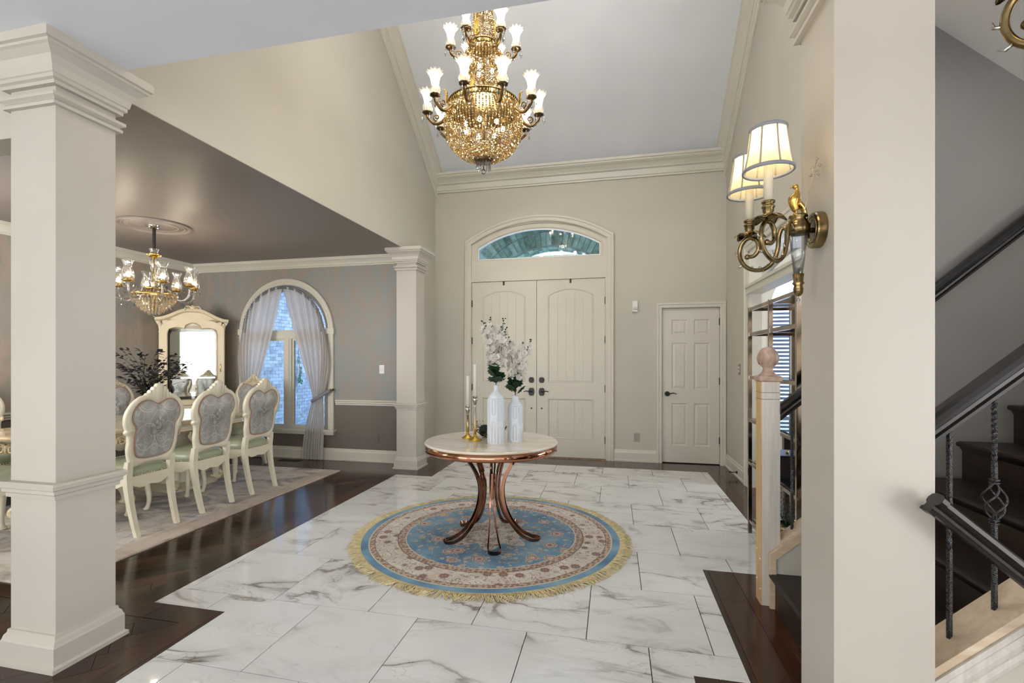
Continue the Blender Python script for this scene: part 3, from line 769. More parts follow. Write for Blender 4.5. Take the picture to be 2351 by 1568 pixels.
# ---------------------------------------------------------------- window of the room at the right (window_3) with blinds
w3 = thing('window_3', 'arched window with blinds in the room beyond the shelving', None, (VXc, YF, VB), kind='structure')
va = arc(VXc, VSp, VR, PI, 0, 28)
MB().sweep([(VXc - VR, VB)] + va + [(VXc + VR, VB)], [(-0.09, 0.0), (-0.09, 0.025), (0.0, 0.025), (0.0, -0.06), (0.07, -0.06), (0.07, -0.10), (-0.09, -0.10)], WY(YF), True).build('window_frame', M['trim'], w3, True)
b = MB()
for z in (2.10, 1.72): b.box(VXc - VR, VXc + VR, YF + 0.04, YF + 0.1, z - 0.035, z + 0.035)
for x in (VXc - 0.44, VXc, VXc + 0.44): b.box(x - 0.06, x + 0.06, YF + 0.04, YF + 0.1, VB, 2.1)
b.build('mullion', M['trim'], w3, True)
MB().prism([(VXc - VR + 0.05, VB + 0.05)] + arc(VXc, VSp, VR - 0.05, PI, 0, 24) + [(VXc + VR - 0.05, VB + 0.05)], lambda a, b, d: (a, d, b), YF + 0.08, YF + 0.086).build('pane', M['window_glass'], w3, True)
sm = MB().box(-0.165, 0.165, -0.018, 0.018, -0.0015, 0.0015).mesh('slat', plain('blind_slat', lin(186, 198, 216), 0.5))
for x in (VXc - 0.62 + 0.03, VXc - 0.22, VXc + 0.22, VXc + 0.62 - 0.03):
    for k in range(28):
        inst('slat', sm, w3, (x - VXc, 0.13, 0.08 + k * 0.05), (math.radians(58), 0, 0))
# ---------------------------------------------------------------- plates, sensors, vent
def plate_y(name, x, z, ywall, w, h, label, cat, mat, kind):
    t = thing(name, label, cat, (x, ywall, z))
    L = [[(-w / 2 * k, yy, -h / 2 * k), (w / 2 * k, yy, -h / 2 * k), (w / 2 * k, yy, h / 2 * k), (-w / 2 * k, yy, h / 2 * k)] for k, yy in ((1, 0), (1, -0.004), (0.9, -0.007))]
    MB().loft(L, False).build('plate', mat, t)
    if kind == 'outlet':
        for s in (-1, 1):
            f = MB().prism([(0.017 * math.cos(a) * 0.95, s * 0.022 + 0.014 * math.sin(a)) for a in [k * PI / 6 for k in range(12)]], lambda a, b, d: (a, d, b), -0.010, -0.006).build('socket', mat, t)
            MB().box(-0.009, -0.006, -0.0108, -0.0095, s * 0.022 - 0.003, s * 0.022 + 0.006).box(0.006, 0.009, -0.0108, -0.0095, s * 0.022 - 0.003, s * 0.022 + 0.006).box(-0.002, 0.002, -0.0108, -0.0095, s * 0.022 - 0.010, s * 0.022 - 0.006).build('slots', M['black'], f)
    else:
        r = MB().box(-0.017, 0.017, -0.010, -0.006, -0.034, 0.034).build('rocker_frame', mat, t)
        MB().prism([(-0.006, -0.027), (-0.013, 0.0), (-0.006, 0.027)], lambda a, b, d: (d, a, b), -0.013, 0.013).build('rocker', mat, r)
    return t
plate_y('wall_switch', -3.044, 1.251, YD, 0.075, 0.118, 'white rocker switch on the dining wall beside the far column', 'switch', M['white'], 'switch')
plate_y('wall_outlet', -3.134, 0.32, YD, 0.078, 0.12, 'taupe wall outlet low on the dining room wall', 'outlet', plain('taupe_outlet', lin(116, 107, 100), 0.4), 'outlet')
plate_y('wall_outlet', 0.305, 0.33, YF, 0.078, 0.12, 'grey wall outlet between the entrance door and the closet', 'outlet', plain('grey_outlet', lin(158, 152, 142), 0.4), 'outlet')
t = plate_y('wall_switch', 0, 0, 0, 0.08, 0.125, 'steel switch plate on the narrow wall right of the closet', 'switch', M['greyplate'], 'switch')
t.location = (XR, 6.113, 1.268); t.rotation_euler = (0, 0, -PI / 2)
t.children[1].data.materials[0] = M['white']
t = thing('motion_sensor', 'small white motion sensor high on the wall left of the closet', 'sensor', (0.282, YF, 2.10))
MB().loft([[(-0.033, y_, -0.075 + q), (0.033, y_, -0.075 + q), (0.033, y_, 0.075 - q), (-0.033, y_, 0.075 - q)] for y_, q in ((0, 0), (-0.03, 0), (-0.038, 0.008))], False).build('housing', M['white'], t)
MB().prism([(-0.02, -0.06), (-0.052, -0.035), (-0.05, -0.008), (-0.03, 0.0)], lambda a, b, d: (d, a, b), -0.026, 0.026).build('lens', plain('sensor_lens', lin(214, 210, 200), 0.3), t)
t = thing('door_stop', 'black spring door stop on the baseboard right of the closet', 'door stop', (XR - 0.018, 6.15, 0.06))
MB().tube([(0, 0, 0), (-0.012, 0, 0)], 0.016, 10).tube([(-0.01 - 0.003 * k * 0.35, 0.006 * math.cos(k), 0.006 * math.sin(k)) for k in range(60)], 0.0022, 5).build('spring', M['black'], t)
MB().tube([(-0.07, 0, 0), (-0.09, 0, 0)], 0.009, 8).build('tip', M['black'], t)
t = thing('floor_vent', 'dark floor vent in the boards under the dining window', 'vent', (-4.33, 5.83, 0.0))
MB().box(-0.16, 0.16, -0.055, 0.055, 0, 0.003).build('plate', M['darkbronze'], t)
sm = MB().box(-0.004, 0.004, -0.042, 0.042, 0.003, 0.006).mesh('slat', M['black'])
for k in range(18): inst('slat', sm, t, (-0.14 + k * 0.0165, 0, 0))
# ---------------------------------------------------------------- round rug
RC = (-0.945, 3.712)
def rug_mat():
    t = NT('round_rug_pile'); c = t.coord(); x, y, z = t.xyz(c)[0], t.xyz(c)[1], t.xyz(c)[2]
    r = t.math('SQRT', t.math('ADD', t.math('MULTIPLY', x, x), t.math('MULTIPLY', y, y)))
    th = t.math('ARCTAN2', y, x)
    blue = t.ramp(t.noise(c, 3.5, 4), [(0.35, lin(52, 104, 142)), (0.52, lin(84, 140, 172)), (0.70, lin(132, 172, 190))])
    cream = t.ramp(t.noise(c, 9, 4), [(0.35, lin(206, 192, 172)), (0.7, lin(226, 217, 202))])
    # field flowers: large rosettes and small buds
    def rosette(vec, scale, petals, rad, rnd=0.75):
        d = t.voro(vec, scale, rnd=rnd); cv = t.voro(vec, scale, out='Position', rnd=rnd)
        sub = t.node('ShaderNodeVectorMath', operation='SUBTRACT'); t.l.new(t.mapping(vec, (scale,) * 3), sub.inputs[0])
        sc = t.node('ShaderNodeVectorMath', operation='SCALE'); t.l.new(cv, sc.inputs[0]); sc.inputs['Scale'].default_value = scale
        t.l.new(sc.outputs[0], sub.inputs[1])
        q = t.xyz(sub.outputs[0]); a = t.math('ARCTAN2', q[1], q[0])
        w = t.math('MULTIPLY_ADD', t.math('SINE', t.math('MULTIPLY', a, float(petals))), 0.10, 1.0)
        return t.math('DIVIDE', d, w), t.math('LESS_THAN', t.math('DIVIDE', d, w), rad)
    d1, m1 = rosette(c, 6.5, 7, 0.36)
    fl1 = t.ramp(d1, [(0.0, lin(96, 44, 44)), (0.10, lin(150, 92, 84)), (0.17, lin(216, 198, 178)), (0.26, lin(112, 60, 52)), (0.29, lin(206, 190, 170)), (0.36, lin(150, 112, 86))])
    d2, m2 = rosette(t.mapping(c, (1, 1, 1), (0.37, 0.21, 0)), 15.0, 5, 0.26, 1.0)
    fl2 = t.ramp(d2, [(0.0, lin(120, 58, 50)), (0.12, lin(196, 172, 140)), (0.26, lin(206, 188, 160))])
    field = t.mix(t.math('MULTIPLY', m2, 0.85), blue, fl2); field = t.mix(m1, field, fl1)
    # stems: thin curls from ridged noise
    st = t.math('LESS_THAN', t.math('ABSOLUTE', t.math('SUBTRACT', t.noise(c, 7, 2, 0.4, 1.5), 0.5)), 0.012)
    field = t.mix(t.math('MULTIPLY', st, 0.7), field, lin(190, 172, 132))
    # middle medallion
    med = t.mix(m2, cream, lin(140, 84, 76)); med = t.mix(m1, med, fl1)
    med = t.mix(t.math('MULTIPLY', t.math('LESS_THAN', t.math('ABSOLUTE', t.math('SUBTRACT', t.noise(c, 12, 2, 0.4, 2.0), 0.5)), 0.03), 0.8), med, lin(120, 96, 78))
    star = t.math('MULTIPLY_ADD', t.math('SINE', t.math('MULTIPLY', th, 8.0)), 0.06, 0.30)
    col = t.mix(t.math('LESS_THAN', r, star), field, med)
    # border: cream with brown scrolls
    sc1 = t.math('LESS_THAN', t.math('ABSOLUTE', t.math('SUBTRACT', t.noise(c, 10, 2, 0.4, 2.2), 0.5)), 0.022)
    d3, m3 = rosette(t.mapping(c, (1, 1, 1), (0.13, 0.4, 0)), 8.5, 8, 0.30, 0.6)
    fl3 = t.ramp(d3, [(0.0, lin(84, 40, 36)), (0.12, lin(168, 120, 100)), (0.2, lin(96, 62, 50)), (0.3, lin(186, 158, 128))])
    bor = t.mix(t.math('MULTIPLY', sc1, 0.75), cream, lin(128, 96, 70)); bor = t.mix(m3, bor, fl3)
    # narrow guards: beige with small rust dots
    d4, m4 = rosette(c, 30.0, 5, 0.42, 0.5)
    gua = t.mix(t.math('MULTIPLY', m4, 0.85), lin(190, 164, 132), lin(118, 72, 56))
    def band(a, b_, base, new):
        return t.mix(t.math('MULTIPLY', t.math('GREATER_THAN', r, a), t.math('LESS_THAN', r, b_)), base, new)
    col = band(0.655, 0.662, col, lin(214, 204, 186)); col = band(0.662, 0.715, col, gua); col = band(0.715, 0.722, col, lin(96, 70, 52))
    col = band(0.722, 0.885, col, bor); col = band(0.885, 0.89, col, lin(110, 80, 60)); col = band(0.89, 0.925, col, gua); col = band(0.925, 0.935, col, lin(210, 196, 170))
    col = band(0.935, 0.988, col, blue); col = band(0.988, 1.2, col, lin(206, 186, 138))
    t.set(color=col, rough=0.85, sheen=0.3); t.bump(t.noise(c, 260, 2), 0.4, 0.004); return t.m
rug = thing('round_rug', 'round blue and cream floral rug with gold fringe under the entry table', 'rug', (RC[0], RC[1], 0))
MB().lathe([(1.0, 0.0), (1.0, 0.008), (0.99, 0.011), (0.6, 0.012), (0.0, 0.012)], (0, 0, 0), 96, False).build('pile', rug_mat(), rug)
b = MB(); rnd = random.Random(3)
for k in range(1500):
    a = 2 * PI * (k + rnd.random() * 0.8) / 1500; sk = (rnd.random() - 0.5) * 0.09 + 0.03 * math.sin(a * 23); r1 = 1.055 + rnd.random() * 0.03; w = 0.0030
    q = []
    for (r_, da, z, ww) in ((0.992, 0, 0.009, w), (1.03, sk * 0.3, 0.008 + rnd.random() * 0.006, w * 0.9), (r1, sk, 0.0015 + rnd.random() * 0.002, w * 0.55)):
        aa = a + da; q.append([(r_ * math.cos(aa) - ww * math.sin(aa), r_ * math.sin(aa) + ww * math.cos(aa), z), (r_ * math.cos(aa), r_ * math.sin(aa), z + 0.003), (r_ * math.cos(aa) + ww * math.sin(aa), r_ * math.sin(aa) - ww * math.cos(aa), z)])
    b.grid(q, False)
b.build('fringe', plain('gold_fringe', lin(212, 196, 150), 0.8, var=0.25, vscale=40), rug, kind='stuff')

# ---------------------------------------------------------------- entry table
TC = (-0.925, 3.64); TZ = 0.757
def onyx():
    t = NT('cream_marble_top'); c = t.coord(); n = t.noise(t.mapping(c, (1, 3.2, 1), rot=(0, 0, 0.5)), 2.2, 6, 0.6, 0.8)
    t.set(color=t.ramp(n, [(0.30, lin(220, 198, 162)), (0.45, lin(232, 220, 200)), (0.62, lin(238, 233, 224))]), rough=0.07); return t.m
tb = thing('entry_table', 'round marble-topped entry table on looping copper legs', 'table', (TC[0], TC[1], 0))
MB().lathe([(0.0, TZ - 0.018), (0.508, TZ - 0.018), (0.513, TZ - 0.012), (0.513, TZ - 0.006), (0.507, TZ), (0.0, TZ)], (0, 0, 0), 72, False).build('table_top', onyx(), tb)
MB().lathe([(0.0, TZ - 0.072), (0.500, TZ - 0.072), (0.507, TZ - 0.066), (0.507, TZ - 0.018), (0.0, TZ - 0.018)], (0, 0, 0), 72).build('apron_band', M['rosegold'], tb)
for k in range(5):
    a = math.radians(216 + 72 * k)
    # one continuous bar: down one side, round the foot loop, up the other side
    prof = [(0.265, 0.692, 0.014), (0.225, 0.655, 0.014), (0.165, 0.58, 0.014), (0.115, 0.49, 0.014), (0.092, 0.40, 0.014), (0.096, 0.31, 0.015), (0.118, 0.225, 0.018), (0.165, 0.135, 0.025), (0.235, 0.062, 0.036), (0.305, 0.030, 0.044), (0.350, 0.026, 0.038), (0.375, 0.026, 0.015)]
    pts = catmull([(r, w, z) for r, z, w in prof] + [(r, -w, z) for r, z, w in prof[::-1]], 4)
    pts = [(p.x * math.cos(a) - p.y * math.sin(a), p.x * math.sin(a) + p.y * math.cos(a), p.z) for p in pts]
    MB().tube(pts, 0.0075, 4, False, 2.3, (math.cos(a) * 0.5, math.sin(a) * 0.5, 1.0)).build('leg', M['rosebar'], tb)
MB().box(-0.014, 0.014, -0.014, 0.014, 0.30, 0.50).lathe([(0.012, 0.49), (0.012, 0.69)], (0, 0, 0), 12).build('centre_post', M['rosebar'], tb)

# ---------------------------------------------------------------- vases
VM = plain('matt_white_ceramic', lin(226, 230, 236), 0.5, var=0.02)
def vase(x, y, w, h1, h2, nr, label, rz):
    """eight-sided body with raised loops; h1 shoulder height, h2 total"""
    t = thing('vase', label, 'vase', (x, y, TZ), rz)
    n = 8
    def loop(r, z, ap=False): return [(r * math.cos(2 * PI * (k + 0.5) / n), r * math.sin(2 * PI * (k + 0.5) / n), z) for k in range(n)]
    R = w / 2 / math.cos(PI / 8)
    b = MB().loft([loop(R * 0.93, 0), loop(R, 0.012), loop(R, h1 - 0.012), loop(R * 0.95, h1)], False)
    b.build('body', VM, t)
    c = h2 - h1
    MB().lathe([(R * 0.93, h1 - 0.004), (R * 0.80, h1 + c * 0.20), (R * 0.52, h1 + c * 0.42), (nr * 1.08, h1 + c * 0.60), (nr, h1 + c * 0.80), (nr * 1.05, h2), (nr * 0.8, h2), (nr * 0.75, h1 + c * 0.7)], (0, 0, 0), 24).build('neck', VM, t)
    ra = w / 2 + 0.0005; fw_ = R * math.sin(PI / 8) * 0.72
    for k in range(8):
        a = 2 * PI * k / n
        rl = MB(); split = h1 * (0.58 if k % 2 == 0 else 0.45)
        for j in range(3):
            q = fw_ * (1 - 0.3 * j)
            up = [(q, h1 - 0.01), (q, split + 0.02 + fw_)] + [(q * math.cos(s), split + 0.02 + fw_ - q * math.sin(s)) for s in (0.5, 1.05, PI / 2, 2.1, 2.65)] + [(-q, split + 0.02 + fw_), (-q, h1 - 0.01)]
            dn = [(q, 0.014), (q, split - 0.02 - fw_)] + [(q * math.cos(s), split - 0.02 - fw_ + q * math.sin(s)) for s in (0.5, 1.05, PI / 2, 2.1, 2.65)] + [(-q, split - 0.02 - fw_), (-q, 0.014)]
            for P in (up, dn): rl.tube([(ra * math.cos(a) - u * math.sin(a), ra * math.sin(a) + u * math.cos(a), z) for u, z in P], 0.0017, 5)
        rl.build('relief', VM, t)
    return t
V1 = (-0.852, 3.498); V2 = (-0.733, 3.628)
vase(*V1, 0.122, 0.335, 0.437, 0.0165, 'taller white ribbed vase on the entry table, nearest the candlesticks', math.radians(-5))
vase(*V2, 0.112, 0.272, 0.352, 0.026, 'shorter white ribbed vase with a wide neck on the entry table', math.radians(8))

# ---------------------------------------------------------------- white delphinium sprays
def petal_mesh():
    b = MB()
    for k in range(5):
        a = 2 * PI * k / 5; q = []
        for (r, w, z) in ((0.0, 0.002, 0.0), (0.008, 0.009, 0.001), (0.017, 0.010, 0.005), (0.023, 0.005, 0.009)):
            q.append([(r * math.cos(a) - w * math.sin(a), r * math.sin(a) + w * math.cos(a), z), (r * math.cos(a), r * math.sin(a), z - 0.002), (r * math.cos(a) + w * math.sin(a), r * math.sin(a) - w * math.cos(a), z)])
        b.grid(q, True)
    return b
WP = cloth('white_petal', lin(238, 234, 226), 0.3, 0.03)
petal = petal_mesh().ball((0, 0, 0.004), 0.004, 6, 4).mesh('blossom', WP)
GREEN = plain('dark_green_leaf', lin(28, 58, 30), 0.45, var=0.3, vscale=20)
DSTEM = plain('dark_stem', lin(44, 50, 30), 0.6)
def jag_leaf(L, Wd):
    b = MB(); pts = [(0, 0), (0.25, 0.16), (0.30, 0.42), (0.42, 0.30), (0.52, 0.50), (0.62, 0.28), (0.78, 0.36), (0.82, 0.16), (1.0, 0)]
    n = len(pts)
    vs = [(x * L, 0, 0.10 * L * math.sin(x * 2.6)) for x, w in pts] + [(x * L, w * Wd, 0.10 * L * math.sin(x * 2.6) - 0.12 * w * Wd) for x, w in pts] + [(x * L, -w * Wd, 0.10 * L * math.sin(x * 2.6) - 0.12 * w * Wd) for x, w in pts]
    fs = [(i, i + 1, n + i + 1, n + i) for i in range(n - 1)] + [(i + 1, i, 2 * n + i, 2 * n + i + 1) for i in range(n - 1)]
    return b.add(vs, fs, True)
leafm = jag_leaf(0.085, 0.075).mesh('leaf', GREEN)
def spray(root, top, z_leaf, stems, label, seed):
    rnd = random.Random(seed)
    t = thing('flower_spray', label, 'flowers', (root[0], root[1], TZ + top))
    for (dx, dy, dz, n) in stems:
        P = catmull([(0, 0, -0.12), (0, 0, 0.0), (dx * 0.18, dy * 0.18, dz * 0.35), (dx * 0.6, dy * 0.6, dz * 0.7), (dx, dy, dz)], 6)
        s = MB().tube(P, [lerp(0.0032, 0.0014, i / (len(P) - 1)) for i in range(len(P))], 6)
        for k in range(9):                                           # dark buds at the tip
            q = P[-1 - k % 5]; a = rnd.random() * 6.28; q = q + Vector((math.cos(a), math.sin(a), 0.3)) * (0.006 + 0.010 * rnd.random())
            s.ball(q, 0.0045 + 0.002 * rnd.random(), 6, 4)
        st = s.build('stem', DSTEM, t)
        L = len(P)
        for k in range(n):
            u = lerp(0.46, 0.90, (k + rnd.random() * 0.5) / n); q = P[min(L - 1, int(u * (L - 1)))]
            a = 2.4 * k + rnd.random(); rad = lerp(0.042, 0.018, (u - 0.46) / 0.44)
            d = Vector((math.cos(a), math.sin(a), 0.25 + 0.3 * rnd.random()))
            o = inst('blossom', petal, st, q + d * rad, d.to_track_quat('Z', 'Y').to_euler(), (1, 1, 1))
            f = 0.95 + 0.45 * rnd.random(); o.scale = (f, f, f)
    for k in range(17):
        a = 2 * PI * k / 8.5 + rnd.random() * 0.5; z = z_leaf * (0.05 + 0.95 * rnd.random())
        o = inst('leaf', leafm, t, (0.006 * math.cos(a), 0.006 * math.sin(a), z), (rnd.uniform(-0.6, 0.6), -0.4 - 0.8 * rnd.random(), a)); f = rnd.uniform(0.85, 1.3); o.scale = (f, f, f)
    return t
spray(V1, 0.437, 0.10, [(-0.095, -0.02, 0.47, 26), (-0.05, 0.03, 0.50, 26), (0.055, 0.02, 0.49, 28), (0.085, -0.03, 0.42, 20)], 'tall white flower spray in the taller vase', 5)
spray(V2, 0.352, 0.10, [(-0.05, -0.02, 0.44, 22), (0.06, 0.03, 0.40, 24), (0.125, -0.02, 0.42, 24)], 'lower white flower spray in the shorter vase', 8)

# ---------------------------------------------------------------- candlesticks and candles
def stick_mat():
    t = NT('gold_to_silver_stick'); z = t.xyz(t.coord())[2]
    t.set(color=t.mix(t.math('MULTIPLY_ADD', z, 6.0, -0.35, clamp=True), (0.62, 0.40, 0.08, 1), (0.46, 0.43, 0.37, 1)), metal=1.0, rough=0.28); t.bump(t.noise(t.coord(), 90, 2), 0.25, 0.003); return t.m
SM = stick_mat()
def candlestick(x, y, h, ch, rb, l1, l2):
    t = thing('candlestick', l1, 'candlestick', (x, y, TZ))
    MB().lathe([(0.0, 0), (rb, 0), (rb, 0.004), (rb * 0.92, 0.010), (rb * 0.5, 0.020), (0.013, 0.032), (0.010, 0.05)], (0, 0, 0), 28).build('base', SM, t)
    MB().lathe([(0.0105, 0.045), (0.0085, 0.10), (0.0080, h * 0.5), (0.0075, h * 0.75), (0.0100, h - 0.075), (0.0085, h - 0.06)], (0, 0, 0), 18, flute=0.04, nfl=6).build('stem', SM, t)
    MB().lathe([(0.008, h - 0.064), (0.014, h - 0.045), (0.018, h - 0.03), (0.019, h), (0.0145, h), (0.0135, h - 0.025), (0.0, h - 0.025)], (0, 0, 0), 20).build('cup', SM, t)
    c = thing('candle', l2, 'candle', (x, y, TZ + h - 0.025))
    MB().lathe([(0.0, 0), (0.0125, 0), (0.0108, ch), (0.0085, ch + 0.004), (0.0, ch + 0.003)], (0, 0, 0), 18).build('wax', M['candle'], c)
    MB().tube([(0, 0, ch), (0.0005, 0, ch + 0.008)], 0.001, 5).build('wick', M['black'], c)
candlestick(-1.131, 3.69, 0.255, 0.262, 0.047, 'shorter brass candlestick at the left on the entry table', 'white taper candle in the shorter candlestick')
candlestick(-1.044, 3.60, 0.340, 0.270, 0.052, 'taller brass candlestick next to the tall vase', 'white taper candle in the taller candlestick')
# decorative wire nest with dark moss balls behind the vases
t = thing('twig_bowl', 'gold and black twig bowl behind the white vases', 'bowl', (-0.975, 3.80, TZ))
rnd = random.Random(11); g1, g2 = MB(), MB()
for k in range(46):
    a0 = rnd.random() * 6.28; r0 = rnd.uniform(0.03, 0.05); P = []
    for j in range(7):
        u = j / 6; a = a0 + u * rnd.uniform(0.7, 1.3); r = lerp(r0, 0.125 + 0.02 * rnd.random(), u ** 0.8)
        P.append((r * math.cos(a), r * math.sin(a), 0.004 + 0.075 * u ** 1.7 + 0.006 * rnd.random()))
    (g1 if k % 2 else g2).tube(P, 0.0022, 5)
for r, z in ((0.05, 0.006), (0.09, 0.03), (0.125, 0.066)): g2.tube([(r * math.cos(s), r * math.sin(s), z) for s in [i * PI / 12 for i in range(24)]], 0.0028, 6, closed=True)
g1.build('gold_twigs', M['gold'], t); g2.build('black_twigs', M['black'], t)
s = MB()
for k in range(14):
    a = 3.0 + rnd.uniform(-0.7, 0.7); r = 0.12 + 0.03 * rnd.random(); P = (r * math.cos(a), r * math.sin(a), 0.07 + 0.05 * rnd.random())
    s.tube([(0.10 * math.cos(a), 0.10 * math.sin(a), 0.06), P], 0.0012, 4).gem(P, 0.006, 0.008, 5)
s.build('crystal_sprig', M['crystal'], t, kind='stuff')
for (dx, dy, lb) in ((-0.045, -0.01, 'dark moss ball in the twig bowl, on the candlestick side'), (0.05, 0.015, 'dark moss ball in the twig bowl, on the right side')):
    o = MB().ball((0, 0, 0), 0.046, 18, 12)
    o.v = [tuple(Vector(v) * (1 + 0.05 * mnoise.noise(Vector(v) * 60))) for v in o.v]
    o = o.build('moss_ball', plain('dark_moss', lin(30, 38, 26), 0.95, var=0.5, vscale=60, bump=0.8, bscale=120)); o.location = (-0.975 + dx, 3.80 + dy, TZ + 0.052)
    tag(o, lb, 'ornament')
# ---------------------------------------------------------------- dining chairs
CREAM = plain('antique_cream_lacquer', lin(222, 213, 190), 0.35, var=0.05, vscale=9)
CREAMD = plain('antiqued_carving', lin(214, 196, 160), 0.4, var=0.25, vscale=28)
LEATHER = plain('sage_green_leather', lin(158, 163, 136), 0.3, var=0.10, vscale=7)
PIPE = plain('copper_piping', lin(164, 128, 110), 0.45)
NAIL = plain('brass_nailheads', (0.62, 0.55, 0.38, 1), 0.25, 1.0)
def damask():
    t = NT('silver_damask_fabric'); c = t.coord(); q = t.xyz(c); x = t.math('ABSOLUTE', q[0]); z = q[2]
    v = t.comb(x, 0.0, z)
    base = t.ramp(t.noise(v, 9, 3), [(0.35, lin(142, 139, 132)), (0.65, lin(172, 170, 165))])
    def dist(cx, cz, sx=1.0, sz=1.0):
        dx = t.math('MULTIPLY', t.math('SUBTRACT', x, cx), sx); dz = t.math('MULTIPLY', t.math('SUBTRACT', z, cz), sz)
        return t.math('SQRT', t.math('ADD', t.math('MULTIPLY', dx, dx), t.math('MULTIPLY', dz, dz)))
    def ring(d, r, w): return t.math('LESS_THAN', t.math('ABSOLUTE', t.math('SUBTRACT', d, r)), w * 0.62)
    k = None
    for (cx, cz, r, w, sx, sz) in ((0.10, 1.03, 0.055, 0.004, 1, 1), (0.10, 1.03, 0.072, 0.007, 1, 1), (0.06, 0.74, 0.035, 0.004, 1, 1), (0.06, 0.74, 0.018, 0.003, 1, 1), (0.085, 0.76, 0.085, 0.004, 1, 0.8),
                                   (0.0, 0.86, 0.085, 0.004, 1.15, 0.8), (0.0, 0.65, 0.032, 0.0045, 1.3, 0.75), (0.15, 0.93, 0.03, 0.003, 1.4, 0.7), (0.13, 0.66, 0.05, 0.004, 1, 1), (0.0, 0.65, 0.012, 0.004, 1, 1)):
        m = ring(dist(cx, cz, sx, sz), r, w); k = m if k is None else t.math('MAXIMUM', k, m)
    # central spray of small leaves
    for (cx, cz, r, sx, sz) in ((0.0, 0.90, 0.013, 1.4, 0.8), (0.027, 0.875, 0.012, 1.4, 0.8), (0.05, 0.845, 0.011, 1.3, 0.9), (0.0, 0.85, 0.012, 1.4, 0.7), (0.022, 0.82, 0.012, 1, 1), (0.0, 0.79, 0.014, 1, 0.8)):
        k = t.math('MAXIMUM', k, t.math('LESS_THAN', dist(cx, cz, sx, sz), r))
    curl = t.math('LESS_THAN', t.math('ABSOLUTE', t.math('SUBTRACT', t.noise(v, 10, 1, 0.4, 1.6), 0.5)), 0.011)
    k = t.math('MAXIMUM', k, t.math('MULTIPLY', curl, 0.6))
    t.set(color=t.mix(t.math('MULTIPLY', k, 0.55), base, t.ramp(t.noise(v, 4, 2), [(0.4, lin(214, 200, 188)), (0.6, lin(216, 218, 218))])), rough=0.38, sheen=0.3, spec=0.6)
    return t.m
DAM = damask()
def resample(P, n):
    P = [Vector(p) for p in P]; L = [0]
    for i in range(1, len(P)): L.append(L[-1] + (P[i] - P[i - 1]).length)
    out = []; j = 0
    for k in range(n):
        s = L[-1] * k / (n - 1)
        while j < len(L) - 2 and L[j + 1] < s: j += 1
        out.append(P[j].lerp(P[j + 1], (s - L[j]) / max(1e-9, L[j + 1] - L[j])))
    return out
def half_loop(H, n):
    R = resample(catmull(H, 3), n); return R + [Vector((-p.x, p.y)) for p in R[-2:0:-1]]
OUT = [(0.0, 1.180), (0.018, 1.178), (0.028, 1.170), (0.034, 1.150), (0.048, 1.156), (0.056, 1.146), (0.058, 1.126), (0.074, 1.132), (0.082, 1.122), (0.084, 1.104), (0.102, 1.106), (0.112, 1.092), (0.15, 1.080), (0.20, 1.045), (0.24, 0.99), (0.258, 0.93), (0.252, 0.865), (0.236, 0.828), (0.244, 0.812), (0.232, 0.796), (0.222, 0.785),
       (0.213, 0.755), (0.212, 0.715), (0.213, 0.67), (0.203, 0.62), (0.190, 0.57), (0.19, 0.53), (0.13, 0.535), (0.06, 0.548), (0.0, 0.552)]
INN = [(0.0, 1.015), (0.03, 1.026), (0.07, 1.046), (0.115, 1.048), (0.160, 1.026), (0.196, 0.975), (0.204, 0.92), (0.192, 0.878), (0.172, 0.850), (0.166, 0.815), (0.171, 0.765), (0.168, 0.71), (0.158, 0.65), (0.134, 0.610), (0.07, 0.592), (0.0, 0.588)]
def yb(z): return -0.235 - 0.13 * max(0.0, z - 0.45) if z > 0.45 else -0.235 - 0.085 * ((0.45 - z) / 0.45) ** 1.6
